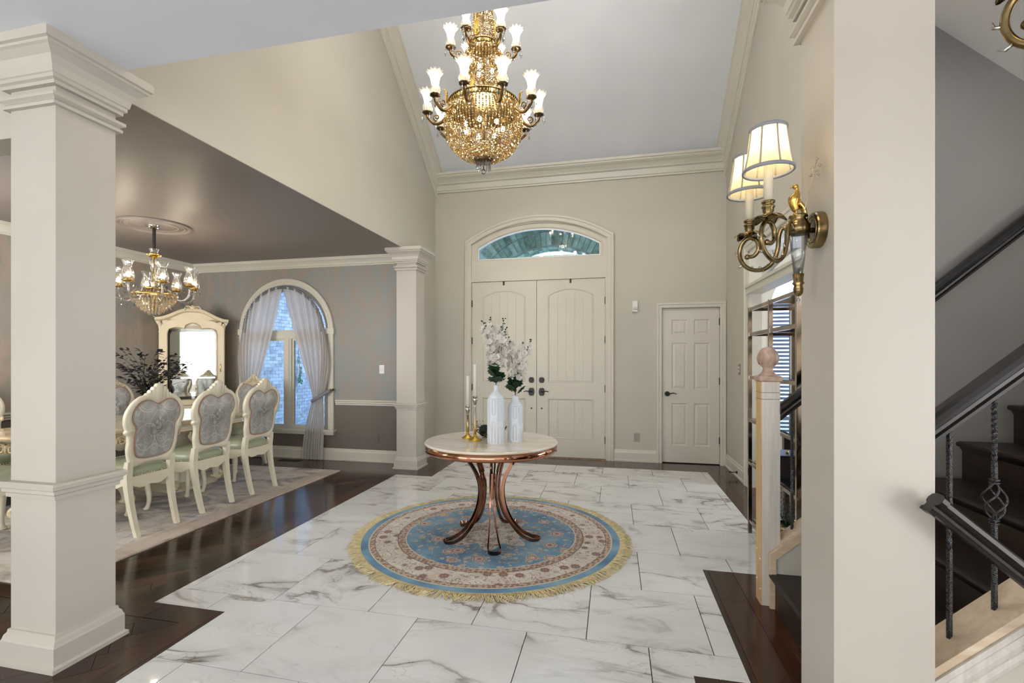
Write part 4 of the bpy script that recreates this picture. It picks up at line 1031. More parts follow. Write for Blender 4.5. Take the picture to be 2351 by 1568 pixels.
def make_chair():
    t = thing('dining_chair', None, 'chair', (0, 0, 0), 0, 'ornate cream dining chairs')
    N = 110
    o, i_ = half_loop(OUT, N), half_loop(INN, N); n = len(o)
    def L(P, d, g=0.0):
        c = Vector((0, 0.83)); return [(p.x + (c.x - p.x) * g, yb(p.y) + d, p.y + (c.y - p.y) * g) for p in P]
    loops = [L(o, -0.010), L(o, -0.018, 0.02), L(i_, -0.018, -0.03), L(i_, -0.010), L(i_, 0.012), L(i_, 0.020, -0.03), L(o, 0.020, 0.02), L(o, 0.012)]
    b = MB(); vs = [p for l in loops for p in l]; m = len(loops); fs = []
    for a in range(m):
        c = (a + 1) % m
        for k in range(n): fs.append((a * n + k, a * n + (k + 1) % n, c * n + (k + 1) % n, c * n + k))
    b.add(vs, fs, True); bf = b.build('back_frame', CREAM, t)
    # carved crest and side flowers
    b = MB()
    for (x, z, r) in ((0, 1.135, 0.026), (0.028, 1.115, 0.020), (-0.028, 1.115, 0.020), (0.055, 1.098, 0.016), (-0.055, 1.098, 0.016), (0.0, 1.09, 0.018)): b.ball((x, yb(z) + 0.024, z), r, 10, 6, (1, 0.5, 1))
    for s in (1, -1):
        b.tube(catmull([(s * 0.02, yb(1.08) + 0.026, 1.085), (s * 0.07, yb(1.09) + 0.028, 1.075), (s * 0.12, yb(1.08) + 0.026, 1.078), (s * 0.15, yb(1.06) + 0.026, 1.058), (s * 0.135, yb(1.06) + 0.026, 1.050)], 4), 0.008, 6)
        b.ball((s * 0.222, yb(0.81) + 0.022, 0.805), 0.016, 8, 6, (1, 0.5, 1.3))
    b.build('carved_crest', CREAMD, bf, kind='stuff')
    # upholstered back pad, domed on both sides
    c = Vector((0, 0.83)); lp = []
    for g, d in ((0.0, 0.0), (0.0, -0.020), (0.05, -0.026), (0.3, -0.032), (0.97, -0.034)): lp.append(L(i_, d, g))
    fr = []
    for g, d in ((0.0, 0.0), (0.0, 0.022), (0.05, 0.030), (0.3, 0.042), (0.97, 0.046)): fr.append(L(i_, d, g))
    MB().loft(lp[::-1] + fr[1:], True).build('back_pad', DAM, t)
    pi = MB()
    for d in (-0.020, 0.022): pi.tube([(p[0], p[1], p[2]) for p in L(i_, d, 0.008)], 0.0055, 6, closed=True)
    pi.build('piping', PIPE, t)
    # rear legs run up into the back
    for s in (1, -1):
        P = [(s * lerp(0.172, 0.186, z / 0.58), yb(z) + 0.0, z) for z in [0.0, 0.06, 0.14, 0.22, 0.30, 0.38, 0.46, 0.52, 0.58]]
        lps = [[(p[0] + a * 0.021 * w, p[1] + q * 0.020 * w, p[2]) for a, q in ((-1, -1), (1, -1), (1, 1), (-1, 1))] for p, w in zip(P, (0.82, 0.85, 0.9, 0.95, 1.0, 1.08, 1.12, 1.1, 0.9))]
        MB().loft(lps, False).build('leg', CREAM, t)
    # cabriole front legs
    for s in (1, -1):
        P = catmull([(s * 0.205, 0.225, 0.43), (s * 0.222, 0.245, 0.36), (s * 0.215, 0.240, 0.24), (s * 0.205, 0.228, 0.12), (s * 0.208, 0.235, 0.045), (s * 0.216, 0.248, 0.012)], 4)
        n_ = len(P); R = [lerp(0.034, 0.017, min(1, i / (n_ * 0.7))) if i < n_ * 0.75 else lerp(0.017, 0.024, (i / n_ - 0.75) * 4) for i in range(n_)]
        MB().tube(P, R, 10).ball((s * 0.216, 0.25, 0.014), 0.024, 10, 6, (1, 1.1, 0.58)).build('leg', CREAM, t)
    # seat rail with shaped lower edge
    def rail(p0, p1, dip):
        p0, p1 = Vector(p0), Vector(p1); K = 12; b = MB(); nn = Vector((-(p1 - p0).y, (p1 - p0).x)).normalized() * 0.011; lo = []
        for k in range(K + 1):
            u = k / K; z0 = 0.385 - dip * math.sin(PI * u) ** 2 * 1.0 + 0.012 * math.cos(2 * PI * u * 2); p = p0.lerp(p1, u)
            lo.append([(p.x - nn.x, p.y - nn.y, z0), (p.x + nn.x, p.y + nn.y, z0), (p.x + nn.x, p.y + nn.y, 0.455), (p.x - nn.x, p.y - nn.y, 0.455)])
        return b.loft(lo, False)
    for (p0, p1, d) in (((-0.235, 0.235), (0.235, 0.235), 0.03), ((-0.18, -0.235), (0.18, -0.235), 0.028), ((-0.18, -0.235), (-0.235, 0.235), 0.024), ((0.18, -0.235), (0.235, 0.235), 0.024)):
        rail(p0, p1, d).build('seat_rail', CREAM, t)
    # cushion: rounded trapezoid dome
    def sl(g, z):
        P = []
        for k in range(40):
            a = 2 * PI * k / 40; ca, sa = math.cos(a), math.sin(a)
            x = math.copysign(abs(ca) ** 0.45, ca); y = math.copysign(abs(sa) ** 0.45, sa)
            P.append((x * lerp(0.192, 0.246, (y + 1) / 2) * g, y * 0.246 * g, z))
        return P
    MB().loft([sl(0.99, 0.44), sl(1.0, 0.455), sl(1.012, 0.475), sl(0.985, 0.505), sl(0.90, 0.528), sl(0.7, 0.542), sl(0.3, 0.549), sl(0.03, 0.55)], True).build('seat', LEATHER, t)
    b = MB(); E_ = sl(1.012, 0.462)
    for k in range(40):
        p, q = Vector(E_[k]), Vector(E_[(k + 1) % 40])
        for j in range(max(1, int((q - p).length / 0.021))): b.ball(p.lerp(q, (j + 0.5) / max(1, int((q - p).length / 0.021))), 0.0062, 6, 4)
    b.build('nailheads', NAIL, t, kind='stuff')
    return t
chair = make_chair()
TXC, TYC = -4.66, 3.86
SPOTS = [(-3.90, 3.185, PI / 2, 'cream dining chair with its back to the foyer, nearest the big column'),
         (-3.90, 3.790, PI / 2, 'middle one of the three cream dining chairs with their backs to the foyer'),
         (-3.90, 4.403, PI / 2, 'cream dining chair with its back to the foyer, closest to the window curtain'),
         (-5.42, 3.215, -PI / 2, 'cream dining chair across the table, glimpsed left of the big column'),
         (-5.42, 3.82, -PI / 2, 'cream dining chair across the table, middle one of the far side'),
         (-5.42, 4.50, -PI / 2, 'cream dining chair across the table beside the dark leafy plant'),
         (-4.66, 5.22, PI, 'cream dining chair at the head of the table in front of the window'),
         (-4.58, 2.66, 0.0, 'cream dining chair at the near end of the table, left of the big column')]
for k, (x, y, rz, lb) in enumerate(SPOTS):
    c = chair if k == 0 else copy_tree(chair)
    c.location = (x, y, 0.012); c.rotation_euler = (0, 0, rz); c['label'] = lb

# ---------------------------------------------------------------- dining rug
def rug2():
    t = NT('abstract_grey_rug'); c = t.coord(); n1 = t.noise(t.mapping(c, (1, 1.6, 1), rot=(0, 0, 0.6)), 1.6, 6, 0.65, 0.8); n2 = t.noise(t.mapping(c, (3, 1, 1), rot=(0, 0, -0.4)), 7, 5, 0.7, 0.5)
    col = t.ramp(n1, [(0.34, lin(92, 84, 84)), (0.44, lin(150, 138, 130)), (0.52, lin(198, 184, 166)), (0.62, lin(208, 200, 190)), (0.72, lin(158, 156, 168))])
    dk = t.ramp(n2, [(0.56, (0, 0, 0)), (0.66, (1, 1, 1))])
    x = t.xyz(c)[0]; edge = t.math('GREATER_THAN', x, 0.93)
    col = t.mix(t.math('MULTIPLY', dk, 0.55), col, lin(96, 84, 76))
    col = t.mix(t.math('MULTIPLY', edge, 0.7), col, t.mix(t.math('MULTIPLY', dk, 0.6), lin(190, 170, 148), lin(140, 118, 98)))
    t.set(color=col, rough=0.9, sheen=0.2); t.bump(t.noise(c, 180, 2), 0.3, 0.004); return t.m
b = MB().cham(-1.12, 1.12, -1.62, 1.55, 0, 0.012, 0.006).build('dining_rug', rug2()); b.location = (-4.43, 3.86, 0)
tag(b, 'large grey and tan abstract rug under the dining table', 'rug')

# ---------------------------------------------------------------- dining table
tb = thing('dining_table', 'ornate cream dining table with a polished stone top', 'table', (TXC, TYC, 0.012))
def stone():
    t = NT('honey_stone_top'); n = t.noise(t.mapping(t.coord(), (2, 0.8, 1)), 3, 6, 0.6, 0.9)
    t.set(color=t.ramp(n, [(0.32, lin(176, 148, 112)), (0.55, lin(206, 186, 152)), (0.7, lin(222, 208, 182))]), rough=0.08); return t.m
def rr(hx, hy, r, z, n=6):
    P = []
    for (cx, cy, a0) in ((hx - r, hy - r, 0), (-hx + r, hy - r, PI / 2), (-hx + r, -hy + r, PI), (hx - r, -hy + r, 1.5 * PI)):
        for k in range(n + 1):
            a = a0 + PI / 2 * k / n; P.append((cx + r * math.cos(a), cy + r * math.sin(a), z))
    return P
MB().loft([rr(0.53, 1.05, 0.14, 0.728), rr(0.56, 1.08, 0.16, 0.738), rr(0.565, 1.085, 0.16, 0.756), rr(0.555, 1.075, 0.155, 0.768), rr(0.52, 1.04, 0.14, 0.770)], False).build('table_top', stone(), tb)
MB().loft([rr(0.46, 0.98, 0.10, 0.64), rr(0.49, 1.01, 0.12, 0.655), rr(0.485, 1.005, 0.12, 0.70), rr(0.52, 1.04, 0.13, 0.728)], False).build('apron', CREAM, tb)
MB().sweep([(p[0], p[1]) for p in rr(0.49, 1.01, 0.12, 0)][::-1], [(0, 0), (0.012, 0), (0.012, 0.008), (0, 0.008)], XY(0.645), True, True).build('gold_beading', plain('antique_gold_trim', lin(176, 142, 76), 0.35, 0.6), tb)
def spiral(c, r0, r1, a0, turns, n, ax):
    return [(c[0] + ax[0] * lerp(r0, r1, k / n) * math.cos(a0 + turns * 2 * PI * k / n), c[1] + ax[1] * lerp(r0, r1, k / n) * math.cos(a0 + turns * 2 * PI * k / n), c[2] + lerp(r0, r1, k / n) * math.sin(a0 + turns * 2 * PI * k / n)) for k in range(n + 1)]
# carved scroll ornaments on the apron
for (x, y, ax) in ((0.495, 0.0, (0, 1)), (0.495, 0.55, (0, 1)), (0.495, -0.55, (0, 1)), (-0.495, 0, (0, 1)), (0, 1.015, (1, 0)), (0, -1.015, (1, 0)), (0.45, -0.98, (0.7, -0.7))):
    b = MB()
    for s in (1, -1): b.tube(spiral((x + ax[0] * s * 0.05, y + ax[1] * s * 0.05, 0.665), 0.042, 0.010, PI if s > 0 else 0, s * -1.6, 24, ax), [lerp(0.012, 0.006, k / 24) for k in range(25)], 6)
    b.ball((x, y, 0.66), 0.026, 10, 6, (0.6, 0.6, 1.4)); b.build('apron_carving', CREAMD, tb, kind='stuff')
for sy in (-0.52, 0.52):
    MB().lathe([(0.20, 0.055), (0.22, 0.07), (0.20, 0.10), (0.12, 0.14), (0.085, 0.20), (0.11, 0.28), (0.15, 0.36), (0.13, 0.45), (0.09, 0.52), (0.12, 0.58), (0.22, 0.62), (0.24, 0.65)], (0, sy, 0), 28).build('pedestal', CREAM, tb)
    for k in range(4):
        a = PI / 4 + k * PI / 2; d = (math.cos(a), math.sin(a))
        P = catmull([(d[0] * 0.10, sy + d[1] * 0.10, 0.26), (d[0] * 0.22, sy + d[1] * 0.22, 0.27), (d[0] * 0.33, sy + d[1] * 0.33, 0.20), (d[0] * 0.36, sy + d[1] * 0.36, 0.11), (d[0] * 0.345, sy + d[1] * 0.345, 0.05)], 5)
        lf = MB().tube(P, [lerp(0.050, 0.030, i / (len(P) - 1)) for i in range(len(P))], 10).build('scroll_leg', CREAM, tb)
        MB().tube(spiral((d[0] * 0.375, sy + d[1] * 0.375, 0.080), 0.050, 0.014, PI, 1.5, 24, d), [lerp(0.026, 0.012, i / 24) for i in range(25)], 8).build('scroll_foot', CREAMD, lf)
    MB().loft([rr(0.30, 0.30, 0.12, 0.0), rr(0.31, 0.31, 0.12, 0.03), rr(0.26, 0.26, 0.1, 0.055), rr(0.21, 0.21, 0.1, 0.065)], False).xform(Matrix.Translation((0, sy, 0))).build('plinth', CREAM, tb)

# ---------------------------------------------------------------- plant on the dining table
px_, py_ = -4.66, 4.02; zt = 0.782
t = thing('table_vase', 'dark round vase under the leafy plant on the dining table', 'vase', (px_, py_, zt))
MB().lathe([(0.0, 0), (0.06, 0), (0.085, 0.03), (0.10, 0.08), (0.085, 0.14), (0.05, 0.175), (0.055, 0.195), (0.046, 0.195), (0.04, 0.17)], (0, 0, 0), 28).build('body', plain('dark_glaze', lin(40, 36, 40), 0.2), t)
pl = thing('leafy_plant', 'dark purple leafy branches in the vase on the dining table', 'plant', (px_, py_, zt + 0.19))
LF = plain('dark_purple_leaf', lin(26, 22, 30), 0.5, var=0.35, vscale=14)
def oval_leaf(L_, W_):
    b = MB(); q = []
    for k in range(6):
        u = k / 5; w = W_ * math.sin(PI * u ** 0.8) * 0.5; q.append([(u * L_, w, 0.004 * math.sin(3 * u)), (u * L_, 0, -0.003 + 0.004 * math.sin(3 * u)), (u * L_, -w, 0.004 * math.sin(3 * u))])
    return b.grid(q, True)
lm = oval_leaf(0.052, 0.026).mesh('leaf', LF)
rnd = random.Random(21)
for k in range(44):
    a = 2 * PI * k / 26 * 2.6 + rnd.random(); sp_ = rnd.uniform(0.12, 0.42); h = rnd.uniform(0.22, 0.54) * (1.15 - sp_ * 0.9)
    P = catmull([(0, 0, -0.12), (0.012 * math.cos(a), 0.012 * math.sin(a), 0.0), (sp_ * 0.35 * math.cos(a), sp_ * 0.35 * math.sin(a), h * 0.6), (sp_ * math.cos(a + 0.15), sp_ * math.sin(a + 0.15), h)], 6)
    br = MB().tube(P, [lerp(0.003, 0.0012, i / (len(P) - 1)) for i in range(len(P))], 5).build('branch', DSTEM, pl)
    for j in range(11):
        p = P[min(len(P) - 1, int(len(P) * lerp(0.34, 1.0, j / 9)))]
        inst('leaf', lm, br, p, (rnd.uniform(-0.9, 0.9), rnd.uniform(-0.8, 0.4), a + rnd.uniform(-1.6, 1.6)), (rnd.uniform(0.7, 1.25),) * 3)

# ---------------------------------------------------------------- display cabinet standing across the corner
cb = thing('display_cabinet', 'tall cream display cabinet with a mirrored back in the dining corner', 'cabinet', (-5.70, 5.60, 0), math.radians(45))
CB = plain('cabinet_cream_lacquer', lin(220, 204, 172), 0.3, var=0.05, vscale=6)
w, dp, H = 0.37, 0.16, 1.93
fnc = lambda a, b_, d: (a, d, b_)
MB().box(-w, -w + 0.03, -dp, dp, 0.1, H).box(w - 0.03, w, -dp, dp, 0.1, H).box(-w, w, -dp, dp, 0.1, 0.14).box(-w, w, -dp, dp, H - 0.03, H).box(-w, w, dp - 0.02, dp, 0.1, H).build('carcass', CB, cb)
MB().box(-w + 0.03, w - 0.03, dp - 0.026, dp - 0.02, 0.78, H - 0.03).build('mirror_back', plain('mirror', (0.86, 0.87, 0.86, 1), 0.01, 1.0), cb)
MB().box(-w - 0.02, w + 0.02, -dp - 0.03, dp, 0.70, 0.76).build('waist_moulding', CB, cb)
MB().loft([[(-w - 0.02, -dp - 0.03, 0), (w + 0.02, -dp - 0.03, 0), (w + 0.02, dp, 0), (-w - 0.02, dp, 0)], [(-w - 0.02, -dp - 0.03, 0.08), (w + 0.02, -dp - 0.03, 0.08), (w + 0.02, dp, 0.08), (-w - 0.02, dp, 0.08)], [(-w, -dp, 0.11), (w, -dp, 0.11), (w, dp, 0.11), (-w, dp, 0.11)]], False).build('plinth', CB, cb)
for s in (1, -1):
    x0, x1 = sorted((s * 0.012, s * (w - 0.03)))
    d = MB().box(x0, x1, -dp - 0.012, -dp + 0.008, 0.15, 0.69).build('cupboard_door', CB, cb)
    MB().loft([[(x0 + g, yy, 0.15 + g), (x1 - g, yy, 0.15 + g), (x1 - g, yy, 0.69 - g), (x0 + g, yy, 0.69 - g)] for g, yy in ((0.04, -dp - 0.012), (0.05, -dp - 0.02), (0.07, -dp - 0.014))], False).build('panel', CB, d)
    MB().ball((s * 0.035, -dp - 0.026, 0.45), 0.014, 10, 6).build('knob', M['gold'], d)
# glazed door with shaped opening
hw = w - 0.005; gi = w - 0.085
A0 = [(-hw, 0.77), (hw, 0.77), (hw, 1.80)] + [(hw * math.cos(q), 1.80 + 0.14 * math.sin(q)) for q in [PI * k / 20 for k in range(1, 20)]] + [(-hw, 1.80)]
B0 = [(-gi, 0.84), (gi, 0.84), (gi, 1.74), (gi * 0.95, 1.79), (gi * 0.70, 1.815), (gi * 0.45, 1.81), (gi * 0.40, 1.775), (gi * 0.34, 1.80), (gi * 0.30, 1.845), (gi * 0.12, 1.875), (0, 1.88)]
B0 = B0 + [(-x, z) for x, z in B0[-2:1:-1]]
def toN(P, n): P = P + [P[0]]; return resample(P, n + 1)[:-1]
a_, b_ = toN(A0, 90), toN(B0, 90)
# match the two outlines by angle about the door middle
def by_angle(P, n, c=(0, 1.33)):
    out = []
    for k in range(n):
        th = -PI / 2 + 2 * PI * k / n; d = Vector((math.cos(th), math.sin(th))); best = None
        for i in range(len(P)):
            p, q = Vector(P[i - 1]) - Vector(c), Vector(P[i]) - Vector(c); e_ = q - p; den = d.x * e_.y - d.y * e_.x
            if abs(den) < 1e-9: continue
            tt = (p.x * e_.y - p.y * e_.x) / den; u = (p.x * d.y - p.y * d.x) / den
            if tt > 0 and -1e-6 <= u <= 1 + 1e-6 and (best is None or tt < best): best = tt
        out.append(Vector(c) + d * (best or 0.3))
    return out
ao, bo = by_angle(A0, 120), by_angle(B0, 120)
lo = [[(p.x, -dp - 0.002, p.y) for p in ao], [(p.x, -dp - 0.026, p.y) for p in ao], [(p.x * 1.0, -dp - 0.026, p.y) for p in bo], [(p.x, -dp - 0.002, p.y) for p in bo]]
b = MB(); vs = [p for l in lo for p in l]; fs = [(a * 120 + k, a * 120 + (k + 1) % 120, ((a + 1) % 4) * 120 + (k + 1) % 120, ((a + 1) % 4) * 120 + k) for a in range(4) for k in range(120)]
gd = b.add(vs, fs).build('glazed_door', CB, cb)
MB().tube([(p.x, -dp - 0.028, p.y) for p in bo], 0.006, 6, closed=True).build('gilt_bead', plain('gilt_cream', lin(196, 172, 128), 0.35), gd)
MB().prism([(p.x, p.y) for p in bo], fnc, -dp - 0.012, -dp - 0.009).build('pane', glass('cabinet_glass', (0.97, 0.98, 0.97, 1), 0.1, 0.0, 0.5), gd)
MB().lathe([(0.0, -0.06), (0.006, -0.05), (0.004, -0.02), (0.009, 0.0), (0.004, 0.02), (0.006, 0.05), (0.0, 0.06)], (w - 0.045, -dp - 0.032, 1.27), 10).build('handle', M['gold'], gd)
for z in (1.12, 1.42):
    MB().box(-w + 0.03, w - 0.03, -dp + 0.02, dp - 0.026, z, z + 0.006).build('glass_shelf', M['shelf_glass'], cb)
# arched cornice swept over the top, with carved crest
CP = [(-w - 0.05, 1.905), (-w + 0.02, 1.915), (-w + 0.10, 1.945), (-0.13, 2.02), (-0.06, 2.035), (0.06, 2.035), (0.13, 2.02), (w - 0.10, 1.945), (w - 0.02, 1.915), (w + 0.05, 1.905)]
CPc = [(p.x, p.y) for p in catmull([(x, z, 0) for x, z in CP], 4)]
MB().prism(CPc + [(w, 1.80), (-w, 1.80)], fnc, -dp + 0.0, dp).build('pediment', CB, cb)
MB().sweep(CPc, [(0, 0), (-0.03, 0.0), (-0.032, 0.012), (-0.026, 0.035), (-0.034, 0.05), (-0.020, 0.055), (0.0, 0.05), (0.012, 0.03), (0.012, 0)], lambda a, c, v: (a, -dp - v, c)).build('cornice', CB, cb)
b = MB()
for s in (1, -1):
    b.tube(spiral((s * 0.055, -dp - 0.03, 2.065), 0.045, 0.010, PI if s > 0 else 0, s * -1.5, 22, (1, 0)), [lerp(0.012, 0.005, k / 22) for k in range(23)], 6)
    b.tube(catmull([(s * 0.05, -dp - 0.03, 2.03), (s * 0.12, -dp - 0.03, 2.045), (s * 0.18, -dp - 0.03, 2.02), (s * 0.20, -dp - 0.03, 1.99)], 5), 0.010, 6)
    for k in range(9): b.ball((s * (w - 0.005), -dp - 0.01, 1.86 - 0.055 * k), 0.020 - 0.001 * k, 8, 6, (1, 0.8, 1.4))
b.ball((0, -dp - 0.03, 2.085), 0.03, 12, 8, (0.8, 0.5, 1.3))
b.build('carved_crest', CREAMD, cb, kind='stuff')
for s in (1, -1): MB().lathe([(0.02, 0.78), (0.022, 0.80), (0.016, 0.82), (0.018, 1.30), (0.016, 1.78), (0.022, 1.82), (0.026, 1.86)], (s * (w - 0.008), -dp - 0.008, 0), 12).build('half_column', CB, cb)

# ---------------------------------------------------------------- curtains
CM = cloth('silver_lilac_curtain', lin(226, 221, 217), 0.42, 0.06)
RUF = plain('shirred_band', lin(110, 112, 116), 0.6, var=0.35, vscale=60)
def curtain(s, label):
    """s=+1 right panel, -1 left panel; gathered on the arch, tied back at the side, falling to the floor"""
    t = thing('curtain', label, 'curtain', (WXc + s * 0.5, YD - 0.06, 0))
    y0 = YD - 0.075; rows = []; NU, NV = 90, 44
    tie = (WXc + s * 0.55, 0.86)
    for j in range(NV + 1):
        v = j / NV; row = []
        for i in range(NU + 1):
            u = i / NU                                         # 0 inner edge, 1 outer edge
            a = PI / 2 * (1 - u)
            tx, tz = WXc + s * 0.638 * math.cos(a * 0.985 + 0.01), WSp + 0.632 * math.sin(a)
            ph = u * 2 * PI * 8 + 0.8 * math.sin(u * 9)
            if v < 0.62:                                       # arch -> tie
                q = v / 0.62; e_ = q ** 1.15
                bx = tie[0] + s * (u - 0.5) * 0.15; bz = tie[1] + (0.02 if s > 0 else 0.02) * (1 - u) * 0
                x = lerp(tx, bx, e_) if u < 0.999 else lerp(tx, bx, e_)
                sag = math.sin(PI * q) * 0.13 * u * (1 - 0.2 * u); x += s * sag * 0.9
                z = lerp(tz, bz, q)
                amp = lerp(0.026, 0.020, q)
            else:
                q = (v - 0.62) / 0.38
                wd = lerp(0.075, 0.16, math.sin(min(1, q * 1.2) * PI / 2))
                x = tie[0] - s * 0.055 * math.sin(q * PI / 2) - s * 0.03 * q + s * (u - 0.5) * 2 * wd
                z = lerp(tie[1], 0.008, q); amp = lerp(0.018, 0.030, q)
            row.append((x, y0 + amp * math.sin(ph + 0.6 * math.sin(3 * v)) + 0.004 * math.sin(ph * 2.3 + v * 9), z))
        rows.append(row)
    MB().grid(rows).build('drape', CM, t, True)
    b = MB(); rr_ = []
    for i in range(101):
        a = PI / 2 * (1 - i / 100.0); x, z = math.cos(a), math.sin(a); w_ = 0.004 * math.sin(i * 1.9)
        rr_.append([(WXc + s * (0.602 + w_) * x, y0 - 0.014 + 0.008 * math.sin(i * 2.1), WSp + (0.602 + w_) * z), (WXc + s * 0.625 * x, y0 - 0.018 - 0.006 * math.sin(i * 2.1), WSp + 0.625 * z), (WXc + s * (0.648 + w_) * x, y0 - 0.010 + 0.006 * math.sin(i * 1.3), WSp + (0.648 + w_) * z)])
    b.grid(rr_).build('gathered_heading', RUF, t, True)
    if s > 0 or True:
        ry = y0
        P = [(tie[0] - s * 0.07, ry - 0.035, tie[1] - 0.05), (tie[0] - s * 0.02, ry - 0.05, tie[1] - 0.025), (tie[0] + s * 0.06, ry - 0.045, tie[1] + 0.02), (tie[0] + s * 0.14, ry - 0.02, tie[1] + 0.07), (tie[0] + s * 0.20, ry + 0.02, tie[1] + 0.105)]
        MB().tube(catmull(P, 4), 0.010, 8, True, 2.4, (0, 0, 1)).build('tieback', plain('tieback_band', lin(128, 126, 134), 0.5), t, True)
    return t, (tie[0] + s * 0.21, tie[1] + 0.11)
for s, l1, l2 in ((1, 'silver grey curtain tied back at the right of the arched window', 'brass curtain hook on the right window casing'), (-1, 'silver grey curtain on the left of the arched window behind the chairs', 'brass curtain hook on the left window casing')):
    t, hk = curtain(s, l1)
    h = thing('curtain_hook', l2, 'hook', (hk[0], YD - 0.03, hk[1]))
    MB().tube([(0, 0.0, 0), (0, -0.05, 0)], 0.006, 8).tube([(0, -0.005, 0), (0, 0.0, 0)], 0.018, 10).build('stem', M['bronze'], h)
    MB().ball((0, -0.055, 0.0), 0.014, 10, 6).build('knob', M['bronze'], h)
# ---------------------------------------------------------------- lamps
def point(name, parent, loc, watts, col=(1.0, 0.86, 0.66), size=0.03):
    d = bpy.data.lights.new(name, 'POINT'); d.energy = watts; d.color = col; d.shadow_soft_size = size
    o = bpy.data.objects.new(name, d); COL.objects.link(o); o.parent = parent; o.location = loc; return o
def bead_mat():
    t = NT('gold_crystal_bead'); n = t.n
    gl = n.new('ShaderNodeBsdfGlossy'); gl.inputs[0].default_value = (1.0, 0.86, 0.56, 1); gl.inputs['Roughness'].default_value = 0.06
    tl = n.new('ShaderNodeBsdfTranslucent'); tl.inputs[0].default_value = (0.95, 0.68, 0.28, 1)
    tr = n.new('ShaderNodeBsdfTransparent'); tr.inputs[0].default_value = (1.0, 0.85, 0.6, 1)
    m1 = n.new('ShaderNodeMixShader'); m1.inputs[0].default_value = 0.35; t.l.new(gl.outputs[0], m1.inputs[1]); t.l.new(tl.outputs[0], m1.inputs[2])
    m2 = n.new('ShaderNodeMixShader'); m2.inputs[0].default_value = 0.06; t.l.new(m1.outputs[0], m2.inputs[1]); t.l.new(tr.outputs[0], m2.inputs[2])
    t.l.new(m2.outputs[0], t.out.inputs[0]); n.remove(t.b); return t.m
BEAD = bead_mat(); brnd = random.Random(31)
CHX, CHY, CHZ = -1.018, 3.75, 2.868
ch = thing('crystal_chandelier', 'large tiered gold crystal chandelier hanging over the entry table', 'chandelier', (CHX, CHY, CHZ))
Z = lambda z: z - CHZ
def strings(prof, n, step, r, name, off=0.0):
    P = catmull([(a, 0, Z(z)) for a, z in prof], 6); R = resample([(p.x, p.z) for p in P], max(3, int(sum((P[i + 1] - P[i]).length for i in range(len(P) - 1)) / step)))
    b = MB()
    for k in range(n):
        a = 2 * PI * (k + off) / n
        for i, q in enumerate(R):
            rr2 = r * (0.85 + 0.3 * ((i * 7 + k * 3) % 5) / 4)
            g = MB().gem((0, 0, 0), rr2, rr2 * 1.1, 5); m_ = Matrix.Rotation(brnd.uniform(0, 6.28), 3, Vector((brnd.uniform(-1, 1), brnd.uniform(-1, 1), brnd.uniform(-1, 1))).normalized())
            c_ = Vector((q.x * math.cos(a), q.x * math.sin(a), q.y)); b.add([c_ + m_ @ Vector(v) for v in g.v], g.f)
    return b.build(name, BEAD, ch, kind='stuff')
strings([(0.285, 3.375), (0.308, 3.30), (0.308, 3.22), (0.285, 3.13), (0.225, 3.05), (0.15, 3.005), (0.08, 2.988)], 76, 0.0165, 0.0088, 'basket_beads')
strings([(0.095, 3.865), (0.150, 3.815), (0.160, 3.74), (0.135, 3.63), (0.130, 3.54), (0.165, 3.46), (0.235, 3.405)], 42, 0.0165, 0.0085, 'neck_beads')
strings([(0.07, 4.55), (0.06, 4.30), (0.085, 4.05), (0.095, 3.92)], 26, 0.0165, 0.008, 'crown_beads')
def ring(z0, z1, r, name):
    MB().lathe([(r - 0.02, Z(z0)), (r + 0.006, Z(z0)), (r + 0.008, Z(z0 + 0.008)), (r, Z(z0 + 0.012)), (r, Z(z1 - 0.012)), (r + 0.008, Z(z1 - 0.008)), (r + 0.006, Z(z1)), (r - 0.02, Z(z1))], (0, 0, 0), 60, False).build(name, M['bronze'], ch)
    b = MB(); n = int(r * 260)
    for k in range(n):
        a = 2 * PI * k / n; b.tube([((r + 0.003) * math.cos(a), (r + 0.003) * math.sin(a), Z(z0 + 0.012)), ((r + 0.003) * math.cos(a), (r + 0.003) * math.sin(a), Z(z1 - 0.012))], 0.0035, 4)
    b.build(name + '_fluting', M['gold'], ch, kind='stuff')
ring(3.365, 3.42, 0.283, 'basket_ring'); ring(3.865, 3.915, 0.098, 'neck_ring'); ring(4.55, 4.59, 0.075, 'crown_ring')
MB().lathe([(0.012, Z(3.0)), (0.012, Z(4.56))], (0, 0, 0), 10).build('centre_rod', M['bronze'], ch)
b = MB()
for k in range(34): b.tube([(0.016 * math.cos(q) * (1 if k % 2 else 0.3), 0.016 * math.cos(q) * (0.3 if k % 2 else 1), Z(4.60 + 0.038 * k + 0.024 * math.sin(q))) for q in [i * PI / 5 for i in range(10)]], 0.004, 5, closed=True)
b.tube([(0, 0, Z(4.55)), (0, 0, Z(5.91))], 0.004, 6)
b.build('chain', M['bronze'], ch, kind='stuff')
MB().lathe([(0.0, Z(5.86)), (0.03, Z(5.86)), (0.07, Z(5.90)), (0.07, Z(5.915))], (0, 0, 0), 20).build('canopy', M['bronze'], ch)
